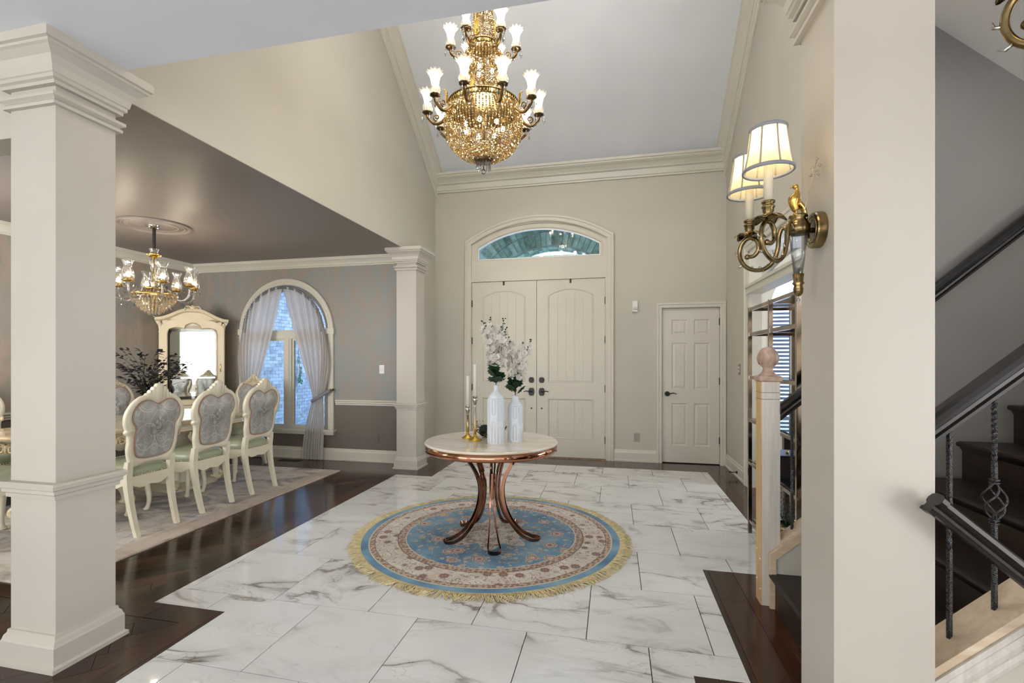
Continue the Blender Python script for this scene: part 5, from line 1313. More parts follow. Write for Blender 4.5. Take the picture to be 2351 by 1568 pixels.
# palm-leaf ornaments standing on the rings
def palm(h, w):
    b = MB(); b.tube(catmull([(0, 0, 0), (0.006, 0, h * 0.5), (0.016, 0, h * 0.9), (0.03, 0, h)], 4), 0.006, 6)
    for k in range(9):
        u = (k + 1) / 10; L = w * (1 - 0.55 * u) * (0.6 + u * 0.6)
        for s in (1, -1): b.tube([(0.004, 0, h * u * 0.85), (0.010, s * L * 0.6, h * u * 0.85 + L * 0.45), (0.016, s * L, h * u * 0.85 + L * 0.55)], [0.006, 0.0045, 0.002], 5)
    return b.mesh('palm_leaf', M['gold'])
pm = palm(0.12, 0.034)
for k in range(6):
    a = 2 * PI * k / 6 + math.radians(-105); inst('palm_leaf', pm, ch, (0.285 * math.cos(a), 0.285 * math.sin(a), Z(3.42)), (0, 0, a))
pm2 = palm(0.15, 0.034)
for k in range(4):
    a = 2 * PI * k / 4 + math.radians(-105); inst('palm_leaf', pm2, ch, (0.10 * math.cos(a), 0.10 * math.sin(a), Z(3.915)), (0, 0, a)); inst('palm_leaf', pm2, ch, (0.19 * math.cos(a), 0.19 * math.sin(a), Z(3.43)), (0, -0.3, a))
# bottom finial
MB().lathe([(0.0, Z(2.995)), (0.075, Z(2.995)), (0.078, Z(2.985)), (0.066, Z(2.975)), (0.066, Z(2.965)), (0.0, Z(2.965))], (0, 0, 0), 28).build('bottom_plate', M['darkbronze'], ch)
pr = MB().loft([[(0.0055 * math.cos(q), 0.0055 * math.sin(q), 0) for q in [i * PI / 3 for i in range(6)]], [(0.0065 * math.cos(q), 0.0065 * math.sin(q), -0.055) for q in [i * PI / 3 for i in range(6)]], [(0.001 * math.cos(q), 0.001 * math.sin(q), -0.068) for q in [i * PI / 3 for i in range(6)]]], False).mesh('prism', M['crystal'])
for k in range(14): inst('prism', pr, ch, (0.056 * math.cos(2 * PI * k / 14), 0.056 * math.sin(2 * PI * k / 14), Z(2.966)))
MB().tube([(0, 0, Z(2.965)), (0, 0, Z(2.905))], 0.005, 6).ball((0, 0, Z(2.888)), 0.02, 12, 8).build('ball_finial', M['crystal'], ch)
# bulbs inside the basket
bm_ = MB().ball((0, 0, 0), 0.017, 10, 8, (1, 1, 1.3)).mesh('bulb', M['bulb'])
for k in range(7): inst('bulb', bm_, ch, (0.155 * math.cos(2 * PI * k / 7 + 0.3), 0.155 * math.sin(2 * PI * k / 7 + 0.3), Z(3.235)))
for k in range(3): inst('bulb', bm_, ch, (0.07 * math.cos(2 * PI * k / 3 + 0.3), 0.07 * math.sin(2 * PI * k / 3 + 0.3), Z(3.70)))
ARMM = plain('aged_bronze_arm', (0.19, 0.12, 0.05, 1), 0.28, 1.0, var=0.5, vscale=30)
# arms
def tulip(s=1.0, n=12):
    """fluted tulip shade with scalloped lip"""
    prof = [(0.018, 0.0), (0.030, 0.008), (0.040, 0.026), (0.040, 0.044), (0.029, 0.058), (0.027, 0.075), (0.031, 0.105), (0.039, 0.135), (0.053, 0.157), (0.064, 0.163)]
    b = MB(); rows = []
    for k in range(n * 4):
        a = 2 * PI * k / (n * 4); f = math.cos(n * a)
        rows.append([(s * r * (1 + (0.045 + 0.035 * i / 9) * f) * math.cos(a), s * r * (1 + (0.045 + 0.035 * i / 9) * f) * math.sin(a), s * (z + (0.006 * f if i == 9 else 0))) for i, (r, z) in enumerate(prof)])
    return b.grid(rows, True, True).mesh('shade', M['shade_glass'])
def arm_set(n, R, zc, r0, z0, sag, phase, sc, watt):
    P = catmull([(r0, 0, z0), (lerp(r0, R, 0.25), 0, z0 - sag * 0.7), (lerp(r0, R, 0.62), 0, z0 - sag), (R - 0.012, 0, z0 - sag * 0.55), (R, 0, zc - 0.03), (R, 0, zc)], 5)
    L_ = len(P)
    b = MB().tube(P, [lerp(0.014, 0.010, i / (L_ - 1)) for i in range(L_)], 8)
    b.tube(spiral((lerp(r0, R, 0.55), 0, z0 - sag * 0.35), 0.028 * sc, 0.008, -PI / 2, 1.2, 16, (1, 0)), [lerp(0.007, 0.004, k / 16) for k in range(17)], 6)
    am = b.mesh('arm', ARMM)
    cm = MB().lathe([(0.006, -0.012), (0.030, -0.004), (0.040, 0.004), (0.041, 0.008), (0.026, 0.010), (0.012, 0.016), (0.012, 0.028), (0, 0.028)], (0, 0, 0), 22, True, True, 0.06, 8).mesh('cup', M['darkbronze'])
    sm_ = tulip(sc); bl = MB().ball((0, 0, 0), 0.0125 * sc, 10, 8, (1, 1, 2.6)).mesh('bulb', M['bulb'])
    dr = MB().gem((0, 0, -0.012), 0.006, 0.010, 6).gem((0, 0, -0.045), 0.011, 0.024, 6).mesh('crystal_drop', M['crystal'])
    for k in range(n):
        a = phase + 2 * PI * k / n
        o = inst('arm', am, ch, (0, 0, 0), (0, 0, a))
        inst('cup', cm, o, (R, 0, zc)); inst('shade', sm_, o, (R, 0, zc + 0.012)); inst('bulb', bl, o, (R, 0, zc + 0.080 * sc + 0.012))
        for j, (dx, dy, dz) in enumerate(((0.04, 0.0, 0.0), (-0.02, 0.034, 0.0), (-0.02, -0.034, 0.0), (-0.06, 0, -0.052))): inst('crystal_drop', dr, o, (R + dx, dy, zc + dz))
        if watt: point('bulb_light', o, (R, 0, zc + 0.145), watt)
vd = math.atan2(0 - CHY, 0 - CHX)
arm_set(10, 0.445, Z(3.345), 0.285, Z(3.345), 0.085, vd + math.radians(18), 1.0, 1.5)
arm_set(6, 0.262, Z(3.87), 0.11, Z(3.86), 0.075, vd + math.radians(30), 0.93, 1.2)
point('basket_light', ch, (0, 0, Z(3.24)), 6, size=0.06); point('neck_light', ch, (0, 0, Z(3.70)), 2, size=0.03)

# ---------------------------------------------------------------- dining chandelier and ceiling medallion
DCX, DCY = -4.68, 4.12
md = thing('ceiling_medallion', 'round moulded ceiling medallion above the dining chandelier', 'medallion', (DCX, DCY, ZC - 0.005))
for (r, w_, h) in ((0.315, 0.022, 0.022), (0.275, 0.014, 0.014), (0.215, 0.014, 0.012)):
    MB().lathe([(r - w_, 0), (r - w_ * 0.6, -h * 0.8), (r, -h), (r + w_ * 0.6, -h * 0.8), (r + w_, 0)], (0, 0, 0), 64).build('moulded_ring', M['dining_ceiling'], md)
MB().lathe([(0.0, -0.006), (0.31, -0.006), (0.315, 0)], (0, 0, 0), 64).build('disc', M['dining_ceiling'], md)
dc = thing('glass_chandelier', 'clear glass chandelier with tall shades over the dining table', 'chandelier', (DCX, DCY, 1.82))
Z2 = lambda z: z - 1.82
MB().lathe([(0.02, Z2(2.742)), (0.035, Z2(2.745)), (0.068, Z2(2.765)), (0.075, Z2(2.781)), (0.0, Z2(2.781))], (0, 0, 0), 28).build('canopy', plain('polished_chrome', (0.75, 0.74, 0.72, 1), 0.08, 1.0), dc)
b = MB()
for k in range(18): b.ball((0, 0, Z2(2.74 - 0.0115 * k)), 0.017, 8, 5, (1, 1, 0.6))
b.tube([(0, 0, Z2(2.75)), (0, 0, Z2(2.53))], 0.015, 8).build('fabric_cord', plain('black_cord_cover', lin(36, 28, 26), 0.9), dc)
MB().lathe([(0.045, Z2(2.535)), (0.036, Z2(2.51)), (0.024, Z2(2.475)), (0.02, Z2(2.47))], (0, 0, 0), 24, True, False, 0.06, 10).build('top_glass', M['clear_glass'], dc)
MB().lathe([(0.01, Z2(2.44)), (0.045, Z2(2.455)), (0.068, Z2(2.475)), (0.066, Z2(2.482)), (0.03, Z2(2.475)), (0.0, Z2(2.475))], (0, 0, 0), 28).build('top_dish', M['gold'], dc)
MB().lathe([(0.018, Z2(2.44)), (0.040, Z2(2.41)), (0.034, Z2(2.36)), (0.026, Z2(2.30)), (0.034, Z2(2.24)), (0.042, Z2(2.18)), (0.03, Z2(2.12))], (0, 0, 0), 24, True, False, 0.05, 8).build('glass_column', M['clear_glass'], dc)
MB().lathe([(0.008, Z2(1.88)), (0.008, Z2(2.46))], (0, 0, 0), 8).build('centre_rod', M['gold'], dc)
for (r, z, nm) in ((0.20, 2.055, 'basket_ring'), (0.09, 2.12, 'upper_ring')):
    MB().lathe([(r - 0.012, Z2(z)), (r, Z2(z - 0.006)), (r + 0.01, Z2(z)), (r, Z2(z + 0.012)), (r - 0.012, Z2(z + 0.006))], (0, 0, 0), 40).build(nm, M['gold'], dc)
b = MB()
for i, (r, z, n) in enumerate(((0.205, 2.03, 38), (0.185, 2.0, 36), (0.165, 1.975, 32), (0.14, 1.945, 28), (0.11, 1.915, 22), (0.08, 1.89, 18), (0.05, 1.87, 12), (0.12, 2.09, 22))):
    for k in range(n):
        a = 2 * PI * (k + 0.5 * (i % 2)) / n; b.gem((r * math.cos(a), r * math.sin(a), Z2(z)), 0.011, 0.030, 6)
b.build('drop_basket', glass('warm_crystal', (1.0, 0.95, 0.86, 1), 0.55, 0.05, 0.9, 0.12, (1.0, 0.86, 0.6, 1)), dc, kind='stuff')
MB().gem((0, 0, Z2(1.855)), 0.016, 0.03, 8).ball((0, 0, Z2(1.832)), 0.012, 10, 6).build('ball_finial', M['crystal'], dc)
R = 0.365
P = catmull([(0.10, 0, Z2(2.10)), (0.16, 0, Z2(2.10)), (0.21, 0, Z2(2.03)), (0.28, 0, Z2(1.995)), (0.345, 0, Z2(2.03)), (0.365, 0, Z2(2.10)), (0.365, 0, Z2(2.135))], 5)
am = MB().tube(P, 0.011, 8).mesh('arm', M['clear_glass'])
ds = MB().lathe([(0.008, 0.0), (0.03, 0.004), (0.055, 0.016), (0.054, 0.022), (0.02, 0.014), (0.013, 0.03), (0.013, 0.055), (0.0, 0.055)], (0, 0, 0), 24, True, True, 0.05, 10).mesh('dish', M['gold'])
prof = [(0.024, 0.016), (0.046, 0.030), (0.054, 0.060), (0.048, 0.10), (0.034, 0.14), (0.032, 0.16), (0.040, 0.19), (0.053, 0.212)]
rows = []
for k in range(40):
    a = 2 * PI * k / 40; f = math.cos(8 * a); rows.append([(r * (1 + 0.05 * f * (i / 7) ** 2) * math.cos(a), r * (1 + 0.05 * f * (i / 7) ** 2) * math.sin(a), z + (0.005 * f if i == 7 else 0)) for i, (r, z) in enumerate(prof)])
hs = MB().grid(rows, True, True).mesh('shade', M['clear_glass'])
bl = MB().ball((0, 0, 0.075), 0.017, 10, 8, (1, 1, 1.7)).mesh('bulb', emitter('dining_bulb', (1.0, 0.84, 0.58, 1), 22.0))
dr = MB().gem((0, 0, -0.012), 0.006, 0.010, 6).gem((0, 0, -0.05), 0.014, 0.03, 6).mesh('crystal_drop', M['crystal'])
for k in range(8):
    a = 2 * PI * k / 8 + 0.25
    o = inst('arm', am, dc, (0, 0, 0), (0, 0, a))
    inst('dish', ds, o, (R, 0, Z2(2.135))); inst('shade', hs, o, (R, 0, Z2(2.135))); inst('bulb', bl, o, (R, 0, Z2(2.135)))
    for dx, dy, dz in ((0.05, 0, 0.01), (-0.03, 0.042, 0.01), (-0.03, -0.042, 0.01), (-0.085, 0, -0.145)): inst('crystal_drop', dr, o, (R + dx, dy, Z2(2.135) + dz))
    if k % 2 == 0: point('bulb_light', o, (R, 0, Z2(2.42)), 1.5)

point('basket_light', dc, (0, 0, Z2(2.0)), 1.5, size=0.03)
# ---------------------------------------------------------------- wall sconces
LEADG = glass('cut_crystal_cone', (0.86, 0.88, 0.90, 1), 0.15, 0.03, 0.8, 0.03)
def shade_cloth():
    t = NT('cream_silk_shade'); n = t.n
    tl = n.new('ShaderNodeBsdfTranslucent'); tl.inputs[0].default_value = lin(248, 232, 190)
    df = n.new('ShaderNodeBsdfDiffuse'); df.inputs[0].default_value = lin(238, 228, 200)
    mx = n.new('ShaderNodeMixShader'); mx.inputs[0].default_value = 0.6; t.l.new(df.outputs[0], mx.inputs[1]); t.l.new(tl.outputs[0], mx.inputs[2]); t.l.new(mx.outputs[0], t.out.inputs[0]); n.remove(t.b); return t.m
SILK = shade_cloth(); BAND = plain('grey_blue_binding', lin(140, 142, 150), 0.7); RIB = plain('shade_rib', lin(168, 158, 140), 0.7)
def sconce(label):
    """local: origin on the wall, +x out of the wall, z up, z=0 at the plate centre"""
    t = thing('wall_sconce', label, 'sconce')
    TX = 0.066
    q = lambda r, x: (x, r)
    b = MB().lathe([(0.0, 0.0), (0.057, 0.0), (0.058, 0.004), (0.058, 0.024), (0.055, 0.028), (0.046, 0.029), (0.044, 0.025), (0.041, 0.025), (0.039, 0.029), (0.033, 0.029), (0.031, 0.025), (0.0, 0.024)], (0, 0, 0), 56, False)
    b.xform(Matrix.Rotation(PI / 2, 4, 'Y')); b.build('wall_plate', M['bronze'], t)
    MB().tube([(0.02, 0, 0.0), (0.04, 0, 0.0), (TX, 0, 0.01)], [0.010, 0.007, 0.010], 10).ball((0.036, 0, 0), 0.010, 10, 6).build('stem', M['bronze'], t)
    MB().lathe([(0.012, 0.055), (0.026, 0.052), (0.028, 0.045), (0.022, 0.04), (0.030, 0.022), (0.034, 0.018), (0.034, -0.004), (0.026, -0.012), (0.0, -0.012)], (TX, 0, 0), 28).build('torch_cup', M['bronze'], t)
    MB().lathe([(0.027, -0.010), (0.013, -0.145), (0.0, -0.145)], (TX, 0, 0), 20, True).build('crystal_cone', LEADG, t)
    MB().lathe([(0.017, -0.140), (0.014, -0.165), (0.018, -0.170), (0.012, -0.178), (0.015, -0.190), (0.013, -0.204), (0.006, -0.212), (0.0, -0.214)], (TX, 0, 0), 20).build('torch_tip', M['bronze'], t)
    MB().gem((TX, 0, -0.226), 0.007, 0.013, 8).build('tip_bead', M['crystal'], t)
    # gilt bird perched on the cup, tail hanging down
    b = MB().tube(catmull([(TX + 0.006, 0.0, 0.066), (TX + 0.012, 0.0, 0.085), (TX + 0.012, 0, 0.103), (TX + 0.006, 0, 0.118), (TX + 0.004, 0, 0.132), (TX + 0.006, 0, 0.142), (TX + 0.010, 0, 0.146)], 4), [0.006 + 0.0 * i for i in range(1)] * 1 if False else [lerp(0.010, 0.019, min(1, i / 8)) if i < 9 else lerp(0.019, 0.006, min(1, (i - 8) / 8)) for i in range(25)], 10)
    b.ball((TX + 0.008, 0, 0.145), 0.009, 10, 6).tube([(TX + 0.012, 0, 0.147), (TX + 0.026, 0, 0.141)], [0.004, 0.0008], 6)
    for s in (-1, 0, 1): b.tube(catmull([(TX - 0.002, s * 0.006, 0.09), (TX - 0.014, s * 0.008, 0.072), (TX - 0.020, s * 0.008, 0.045), (TX - 0.021, s * 0.009, 0.015)], 4), [lerp(0.008, 0.003, i / 12) for i in range(13)], 6)
    for s in (-1, 1): b.tube([(TX + 0.008, s * 0.006, 0.07), (TX + 0.008, s * 0.007, 0.052)], 0.003, 6)
    b.build('bird_figure', M['gold'], t)
    # crystal twig
    b = MB().tube(catmull([(TX - 0.012, 0.012, 0.05), (TX - 0.02, 0.018, 0.10), (TX - 0.034, 0.02, 0.16), (TX - 0.045, 0.022, 0.215)], 4), 0.0016, 5)
    b.build('wire_twig', M['nickel'], t)
    b = MB()
    for (dx, dy, z) in ((-0.045, 0.022, 0.222), (-0.052, 0.028, 0.200), (-0.036, 0.014, 0.196), (-0.050, 0.012, 0.186), (-0.046, 0.028, 0.168), (-0.032, 0.016, 0.172)): b.gem((TX + dx, dy, z), 0.0065, 0.008, 7)
    b.build('crystal_buds', M['crystal'], t, kind='stuff')
    for s in (-1, 1):
        a = math.atan2(s * 0.105, 0.118); ca, sa = math.cos(a), math.sin(a)
        F = lambda d, z: (TX + d * ca, d * sa, z)
        arm = MB().tube(catmull([F(*p) for p in ((0.028, 0.0), (0.046, 0.022), (0.060, 0.0), (0.064, -0.045), (0.080, -0.088), (0.112, -0.108), (0.150, -0.104), (0.182, -0.080), (0.196, -0.045), (0.190, -0.012), (0.170, 0.008), (0.146, 0.006), (0.130, -0.014), (0.130, -0.040), (0.146, -0.056), (0.166, -0.056))], 5), 0.0072, 8).ball(F(0.168, -0.056), 0.0095, 10, 6).build('scroll_arm', M['bronze'], t)
        b = MB()
        for (d, z, r_) in ((0.200, -0.045, 0.4), (0.186, -0.082, -0.6), (0.110, -0.116, 1.2), (0.066, -0.06, 0.2), (0.150, 0.012, 2.0), (0.080, -0.092, 0.8)):
            b.tube([F(d, z), F(d + 0.012 * math.cos(r_), z + 0.012 * math.sin(r_)), F(d + 0.020 * math.cos(r_ + 0.5), z + 0.020 * math.sin(r_ + 0.5))], [0.0045, 0.0035, 0.001], 5)
        for k in range(12): b.tube([F(0.09 + 0.006 * k, -0.098 - 0.006 * math.sin(k / 11 * PI) + 0.0085 * math.sin(k * 1.4)), F(0.096 + 0.006 * k, -0.098 - 0.006 * math.sin((k + 1) / 11 * PI) + 0.0085 * math.sin((k + 1) * 1.4))], 0.0020, 4)
        b.build('vine_leaves', M['nickel'], arm, kind='stuff')
        C = F(0.160, 0.0); cx_, cy_ = C[0], C[1]
        rows = []
        for k in range(48):                                # drooping leafy drip dish
            aa = 2 * PI * k / 48; f = math.cos(6 * aa); rows.append([(cx_ + r * (1 + 0.14 * f * (r / 0.047)) * math.cos(aa), cy_ + r * (1 + 0.14 * f * (r / 0.047)) * math.sin(aa), z) for r, z in ((0.006, 0.012), (0.018, 0.020), (0.030, 0.026 + 0.002 * f), (0.040, 0.024 - 0.002 * f), (0.047, 0.016 - 0.007 * f), (0.040, 0.020 - 0.004 * f), (0.020, 0.030), (0.010, 0.034))])
        MB().grid(rows, True, True).build('drip_dish', M['bronze'], arm)
        MB().lathe([(0.0, 0.02), (0.014, 0.026), (0.012, 0.034), (0.016, 0.040), (0.016, 0.050), (0.019, 0.052), (0.019, 0.056), (0.016, 0.058), (0.016, 0.064), (0.019, 0.066), (0.019, 0.072), (0.0, 0.072)], (cx_, cy_, 0), 20).build('socket_cup', M['bronze'], arm)
        MB().lathe([(0.0, 0.07), (0.0135, 0.07), (0.0135, 0.200), (0.0, 0.200)], (cx_, cy_, 0), 18).build('candle_sleeve', M['ivory'], arm)
        MB().ball((cx_, cy_, 0.228), 0.013, 10, 8, (1, 1, 2.0)).build('bulb', M['bulb_soft'], arm)
        Pp = [(0.0705, 0.166), (0.0675, 0.178), (0.062, 0.205), (0.0575, 0.235), (0.0535, 0.265), (0.051, 0.295)]
        shd = MB().lathe(Pp, (cx_, cy_, 0), 48, True, False).build('lamp_shade', SILK, t)
        for (r_, z_, h_) in ((0.0712, 0.166, 0.006), (0.0518, 0.294, 0.0055)):
            MB().tube([(cx_ + r_ * math.cos(k * PI / 24), cy_ + r_ * math.sin(k * PI / 24), z_) for k in range(48)], 0.0035, 6, True, 1.7, (0, 0, 1), True).build('binding', BAND, shd)
        for k in range(8):
            aa = 2 * PI * k / 8 + 0.2; MB().tube([(cx_ + (r + 0.0008) * math.cos(aa), cy_ + (r + 0.0008) * math.sin(aa), z) for r, z in Pp], 0.0028, 5).build('rib', RIB, shd)
        MB().tube([(cx_ - 0.052, cy_, 0.293), (cx_ + 0.052, cy_, 0.293)], 0.0015, 4).tube([(cx_, cy_, 0.202), (cx_, cy_, 0.293)], 0.0012, 4).build('shade_carrier', M['nickel'], shd)
        point('bulb_light', t, (cx_, cy_, 0.25), 0.55, (1.0, 0.82, 0.56), 0.02)
    return t
s1 = sconce('brass wall sconce with two cream shades on the right column')
s1.location = (0.653, 1.755, 1.80); s1.rotation_euler = (0, 0, PI)
# the second sconce: only its scroll reaches into the picture at the upper right
pier = column(0.905, 0.74, 0.26, 'square pier at the right edge carrying the second sconce', plainp=True)
s2 = sconce('brass wall sconce cut off at the upper right corner of the picture')
s2.location = (0.905, 0.93, 2.03); s2.rotation_euler = (0, 0, PI)
# ---------------------------------------------------------------- staircase
RI, RU, X0 = 0.192, 0.22, 0.87
sg = RI / RU; sdir = Vector((1, 0, sg)).normalized(); sup = Vector((-sdir.z, 0, sdir.x))
SY0, SY1 = 1.88, 2.96
st = thing('staircase', 'dark wooden staircase rising to the right behind the column', 'stairs', (X0, (SY0 + SY1) / 2, 0))
for n in range(1, 10):
    x = X0 + RU * (n - 1); z = RI * n
    MB().box(x, x + 0.018, SY0, SY1, z - RI if n > 1 else 0.0, z - 0.028).build('riser', M['tread'], st, True)
    x2 = x + RU + 0.018 if n < 9 else x + 1.0
    b = MB().prism([(x - 0.028, z - 0.014), (x - 0.024, z - 0.004), (x - 0.014, z), (x2, z), (x2, z - 0.028), (x - 0.014, z - 0.028), (x - 0.024, z - 0.024)], lambda a, c, d: (a, d, c), SY0, SY1)
    b.build('tread', M['tread'], st, True)
    MB().prism([(x, z - 0.05), (x - 0.012, z - 0.028), (x, z - 0.028)], lambda a, c, d: (a, d, c), SY0, SY1).build('nosing_moulding', M['dark_wood'], st, True)
cap = lambda x: 0.37 + sg * (x - 0.905)
# knee walls under the sloping caps
for (y0, y1, xa, xb) in ((2.965, 3.058, 0.905, 1.43), (1.775, 1.879, 0.916, 3.0)):
    MB().prism([(xa, 0), (xb, 0), (xb, cap(xb) - 0.03), (xa, cap(xa) - 0.03)], lambda a, c, d: (a, d, c), y0, y1).build('knee_wall', M['wall'], st, True)
    MB().prism([(xa, cap(xa) - 0.032), (xb, cap(xb) - 0.032), (xb, cap(xb)), (xa, cap(xa))], lambda a, c, d: (a, d, c), y0 - 0.018, y1 + (0.0 if y0 > 2.5 else 0.018)).build('stringer_cap', M['pale_cap'], st, True)
# moulded fascia under the near cap, wooden frame strip beside the newel
FP = [(0, 0), (0.014, 0), (0.018, 0.012), (0.012, 0.022), (0.020, 0.034), (0.026, 0.05), (0.018, 0.062), (0.026, 0.072), (0.026, 0.088), (0, 0.088)]
xa, xb = 0.916, 3.0
MB().run((xa, 1.775, cap(xa) - 0.15), (xb, 1.775, cap(xb) - 0.15), (0, -1, 0), sup, FP).build('stringer_moulding', M['pale_wood'], st, True)
MB().run((xa, 1.775, cap(xa) - 0.052), (xb, 1.775, cap(xb) - 0.052), (0, -1, 0), sup, [(0, 0), (0.012, 0), (0.012, 0.012), (0, 0.02)]).build('stringer_bead', M['pale_cap'], st, True)
w_ = 0.030
MB().prism([(0.846, 0.0), (0.846 + w_, 0.0), (0.846 + w_, 0.275), (1.43, 0.275 + sg * (1.43 - 0.876)), (1.43, 0.275 + sg * (1.43 - 0.876) + 0.05), (0.846, 0.30)], lambda a, c, d: (a, d, c), 2.945, 2.967).build('frame_strip', M['pale_cap'], st, True)
MB().prism([(0.876, 0.0), (1.43, 0.0), (1.43, 0.275 + sg * (1.43 - 0.876)), (0.876, 0.275)], lambda a, c, d: (a, d, c), 2.958, 2.967).build('skirt_panel', M['wall'], st, True)

# ---------------------------------------------------------------- newel post
nw = thing('newel_post', 'whitewashed wooden newel post with a carved ball finial', 'newel post', (0.858, 3.03, 0))
MB().box(0.8125, 0.906, 2.98, 3.078, 0, 1.255).build('post', M['pale_wood'], nw, True)
MB().box(0.808, 0.8125, 2.98, 3.078, 0, 1.255).build('side_board', M['raw_oak'], nw, True)
for z in (1.195, 1.158): MB().box(0.8072, 0.9066, 2.9792, 3.0785, z, z + 0.002).build('groove', M['black'], nw, True)
MB().loft([[(0.857 + sx * k, 3.029 + sy * k, z) for sx, sy in ((-1, -1), (1, -1), (1, 1), (-1, 1))] for k, z in ((0.049, 1.255), (0.057, 1.262), (0.059, 1.283), (0.050, 1.29), (0.03, 1.293))], False).build('cap', M['carved_oak'], nw, True)
b = MB().lathe([(0.046, 1.29), (0.046, 1.298), (0.034, 1.305), (0.026, 1.325), (0.028, 1.338), (0.044, 1.352), (0.052, 1.378), (0.052, 1.40), (0.044, 1.430), (0.026, 1.448), (0.0, 1.455)], (0.857, 3.029, 0), 32)
for k in range(10):
    a = 2 * PI * k / 10; b.tube([(0.857 + r * math.cos(a + t_), 3.029 + r * math.sin(a + t_), z) for r, z, t_ in ((0.047, 1.355, 0), (0.053, 1.375, 0.15), (0.054, 1.392, 0.3), (0.050, 1.412, 0.15), (0.040, 1.432, 0.0))], 0.0035, 5)
b.build('ball_finial', M['carved_oak'], nw, True)
b = MB()
for (y_, z) in ((2.995, 0.255), (3.06, 0.29), (2.995, 0.085), (3.06, 0.12)): MB().ball((0.808, y_, z), 0.005, 8, 5).build('wood_plug', M['white'], nw, True)

# ---------------------------------------------------------------- railings with iron balusters
RAILP = [(-0.024, 0), (0.024, 0), (0.026, 0.010), (0.018, 0.016), (0.018, 0.026), (0.030, 0.034), (0.034, 0.046), (0.030, 0.060), (0.016, 0.068), (-0.016, 0.068), (-0.030, 0.060), (-0.034, 0.046), (-0.030, 0.034), (-0.018, 0.026), (-0.018, 0.016), (-0.026, 0.010)]
railb = lambda x: 1.130 + sg * (x - 1.01)
def rail_run(name, y, xa, xb, parent, zf=railb):
    return MB().run((xa, y, zf(xa)), (xb, y, zf(xb)), (0, 1, 0), (0, 0, 1.32), RAILP).build(name, M['dark_wood'], parent, True)
def square_bar(z0, z1, twists, w=0.0056):
    """square bar with twisted stretches [(za, zb, turns)]"""
    zs2 = [z0]; n = 70; lo = []
    for k in range(n + 1):
        z = lerp(z0, z1, k / n); a = 0
        for za, zb, tn in twists:
            a += 2 * PI * tn * min(1, max(0, (z - za) / (zb - za)))
        lo.append([(w * 1.414 * math.cos(a + PI / 4 + q * PI / 2), w * 1.414 * math.sin(a + PI / 4 + q * PI / 2), z) for q in range(4)])
    return MB().loft(lo, False)
def baluster(x, y, kind, parent):
    z0 = cap(x) - 0.004; z1 = railb(x) + 0.01; h = z1 - z0
    if kind == 'basket':
        zm = z0 + h * 0.50
        o = square_bar(0, zm - 0.055 - z0, [(0.12 * h, 0.22 * h, 1.5)])
        for v in square_bar(zm + 0.055 - z0, h, [(h * 0.68, h * 0.96, 2.5)]).__dict__['v'][:0]: pass
        u = square_bar(zm + 0.055 - z0, h, [(h * 0.68, h * 0.96, 2.5)]); o.add(u.v, u.f)
        for k in range(4):
            P = [((0.004 + 0.026 * math.sin(PI * i / 14)) * math.cos(k * PI / 2 + PI * i / 14 * 1.1), (0.004 + 0.026 * math.sin(PI * i / 14)) * math.sin(k * PI / 2 + PI * i / 14 * 1.1), zm - 0.06 - z0 + 0.12 * i / 14) for i in range(15)]
            o.tube(P, 0.0032, 6)
        for zz in (-0.068, -0.058, 0.058, 0.068): o.tube([(0.011 * math.cos(k * PI / 6), 0.011 * math.sin(k * PI / 6), zm + zz - z0) for k in range(12)], 0.0028, 6, closed=True)
    else:
        o = square_bar(0, h, [(h * 0.42, h * 0.54, 1.5)] if kind == 'plain' else [(h * 0.30, h * 0.50, 2.5)])
    bo_ = o.build('baluster', M['iron'], parent); bo_.location = (x - parent.location.x, y - parent.location.y, z0 - parent.location.z); bo_.rotation_euler = (0, 0, 0.35)
rl = thing('stair_railing', 'near stair railing with iron balusters right of the column', 'railing', (0.916, 1.827, 0))
rail_run('handrail', 1.827, 0.90, 2.9, rl)
for k, x in enumerate((1.046, 1.166, 1.286, 1.406, 1.526, 1.646, 1.766, 1.886)): baluster(x, 1.827, 'basket' if k % 2 else 'plain', rl)
rl = thing('stair_railing', 'far stair railing rising from the newel post', 'railing', (0.906, 3.01, 0))
rail_run('handrail', 3.0, 0.907, 2.9, rl)
for k, x in enumerate((0.975, 1.095, 1.215, 1.335)): baluster(x, 3.01, 'twist' if k % 2 == 0 else 'basket', rl)
b = MB()
for x in (1.6, 2.4): b.tube([(x, 3.06, railb(x) - 0.05), (x, 3.0, railb(x) - 0.05), (x, 3.0, railb(x) + 0.01)], 0.006, 6)
b.build('bracket', M['black'], rl, True)
# rail of the cellar stairs, falling to the right in front of the knee wall
cr = thing('cellar_handrail', 'dark moulded handrail slanting down at the lower right', 'handrail', (0.87, 1.60, 0.96))
p0 = Vector((0.862, 1.60, 0.955)); dn = Vector((1, 0, -0.86)).normalized(); up2 = Vector((0.86, 0, 1)).normalized()
MB().run(p0, p0 + dn * 1.1, (0, 1, 0), up2, [(u * 0.78, v * 0.78) for u, v in RAILP]).build('handrail', M['dark_wood'], cr, True)
MB().run(p0 - dn * 0.006, p0 + dn * 0.012, (0, 1, 0), up2, [(u * 0.9, v * 0.9 - 0.004) for u, v in RAILP]).build('end_cap', M['dark_wood'], cr, True)
b = MB(); q = p0 + dn * 0.85
b.tube([tuple(q), (q.x, q.y, q.z - 0.05), (q.x, 1.775, q.z - 0.06)], 0.006, 6).build('bracket', M['black'], cr, True)
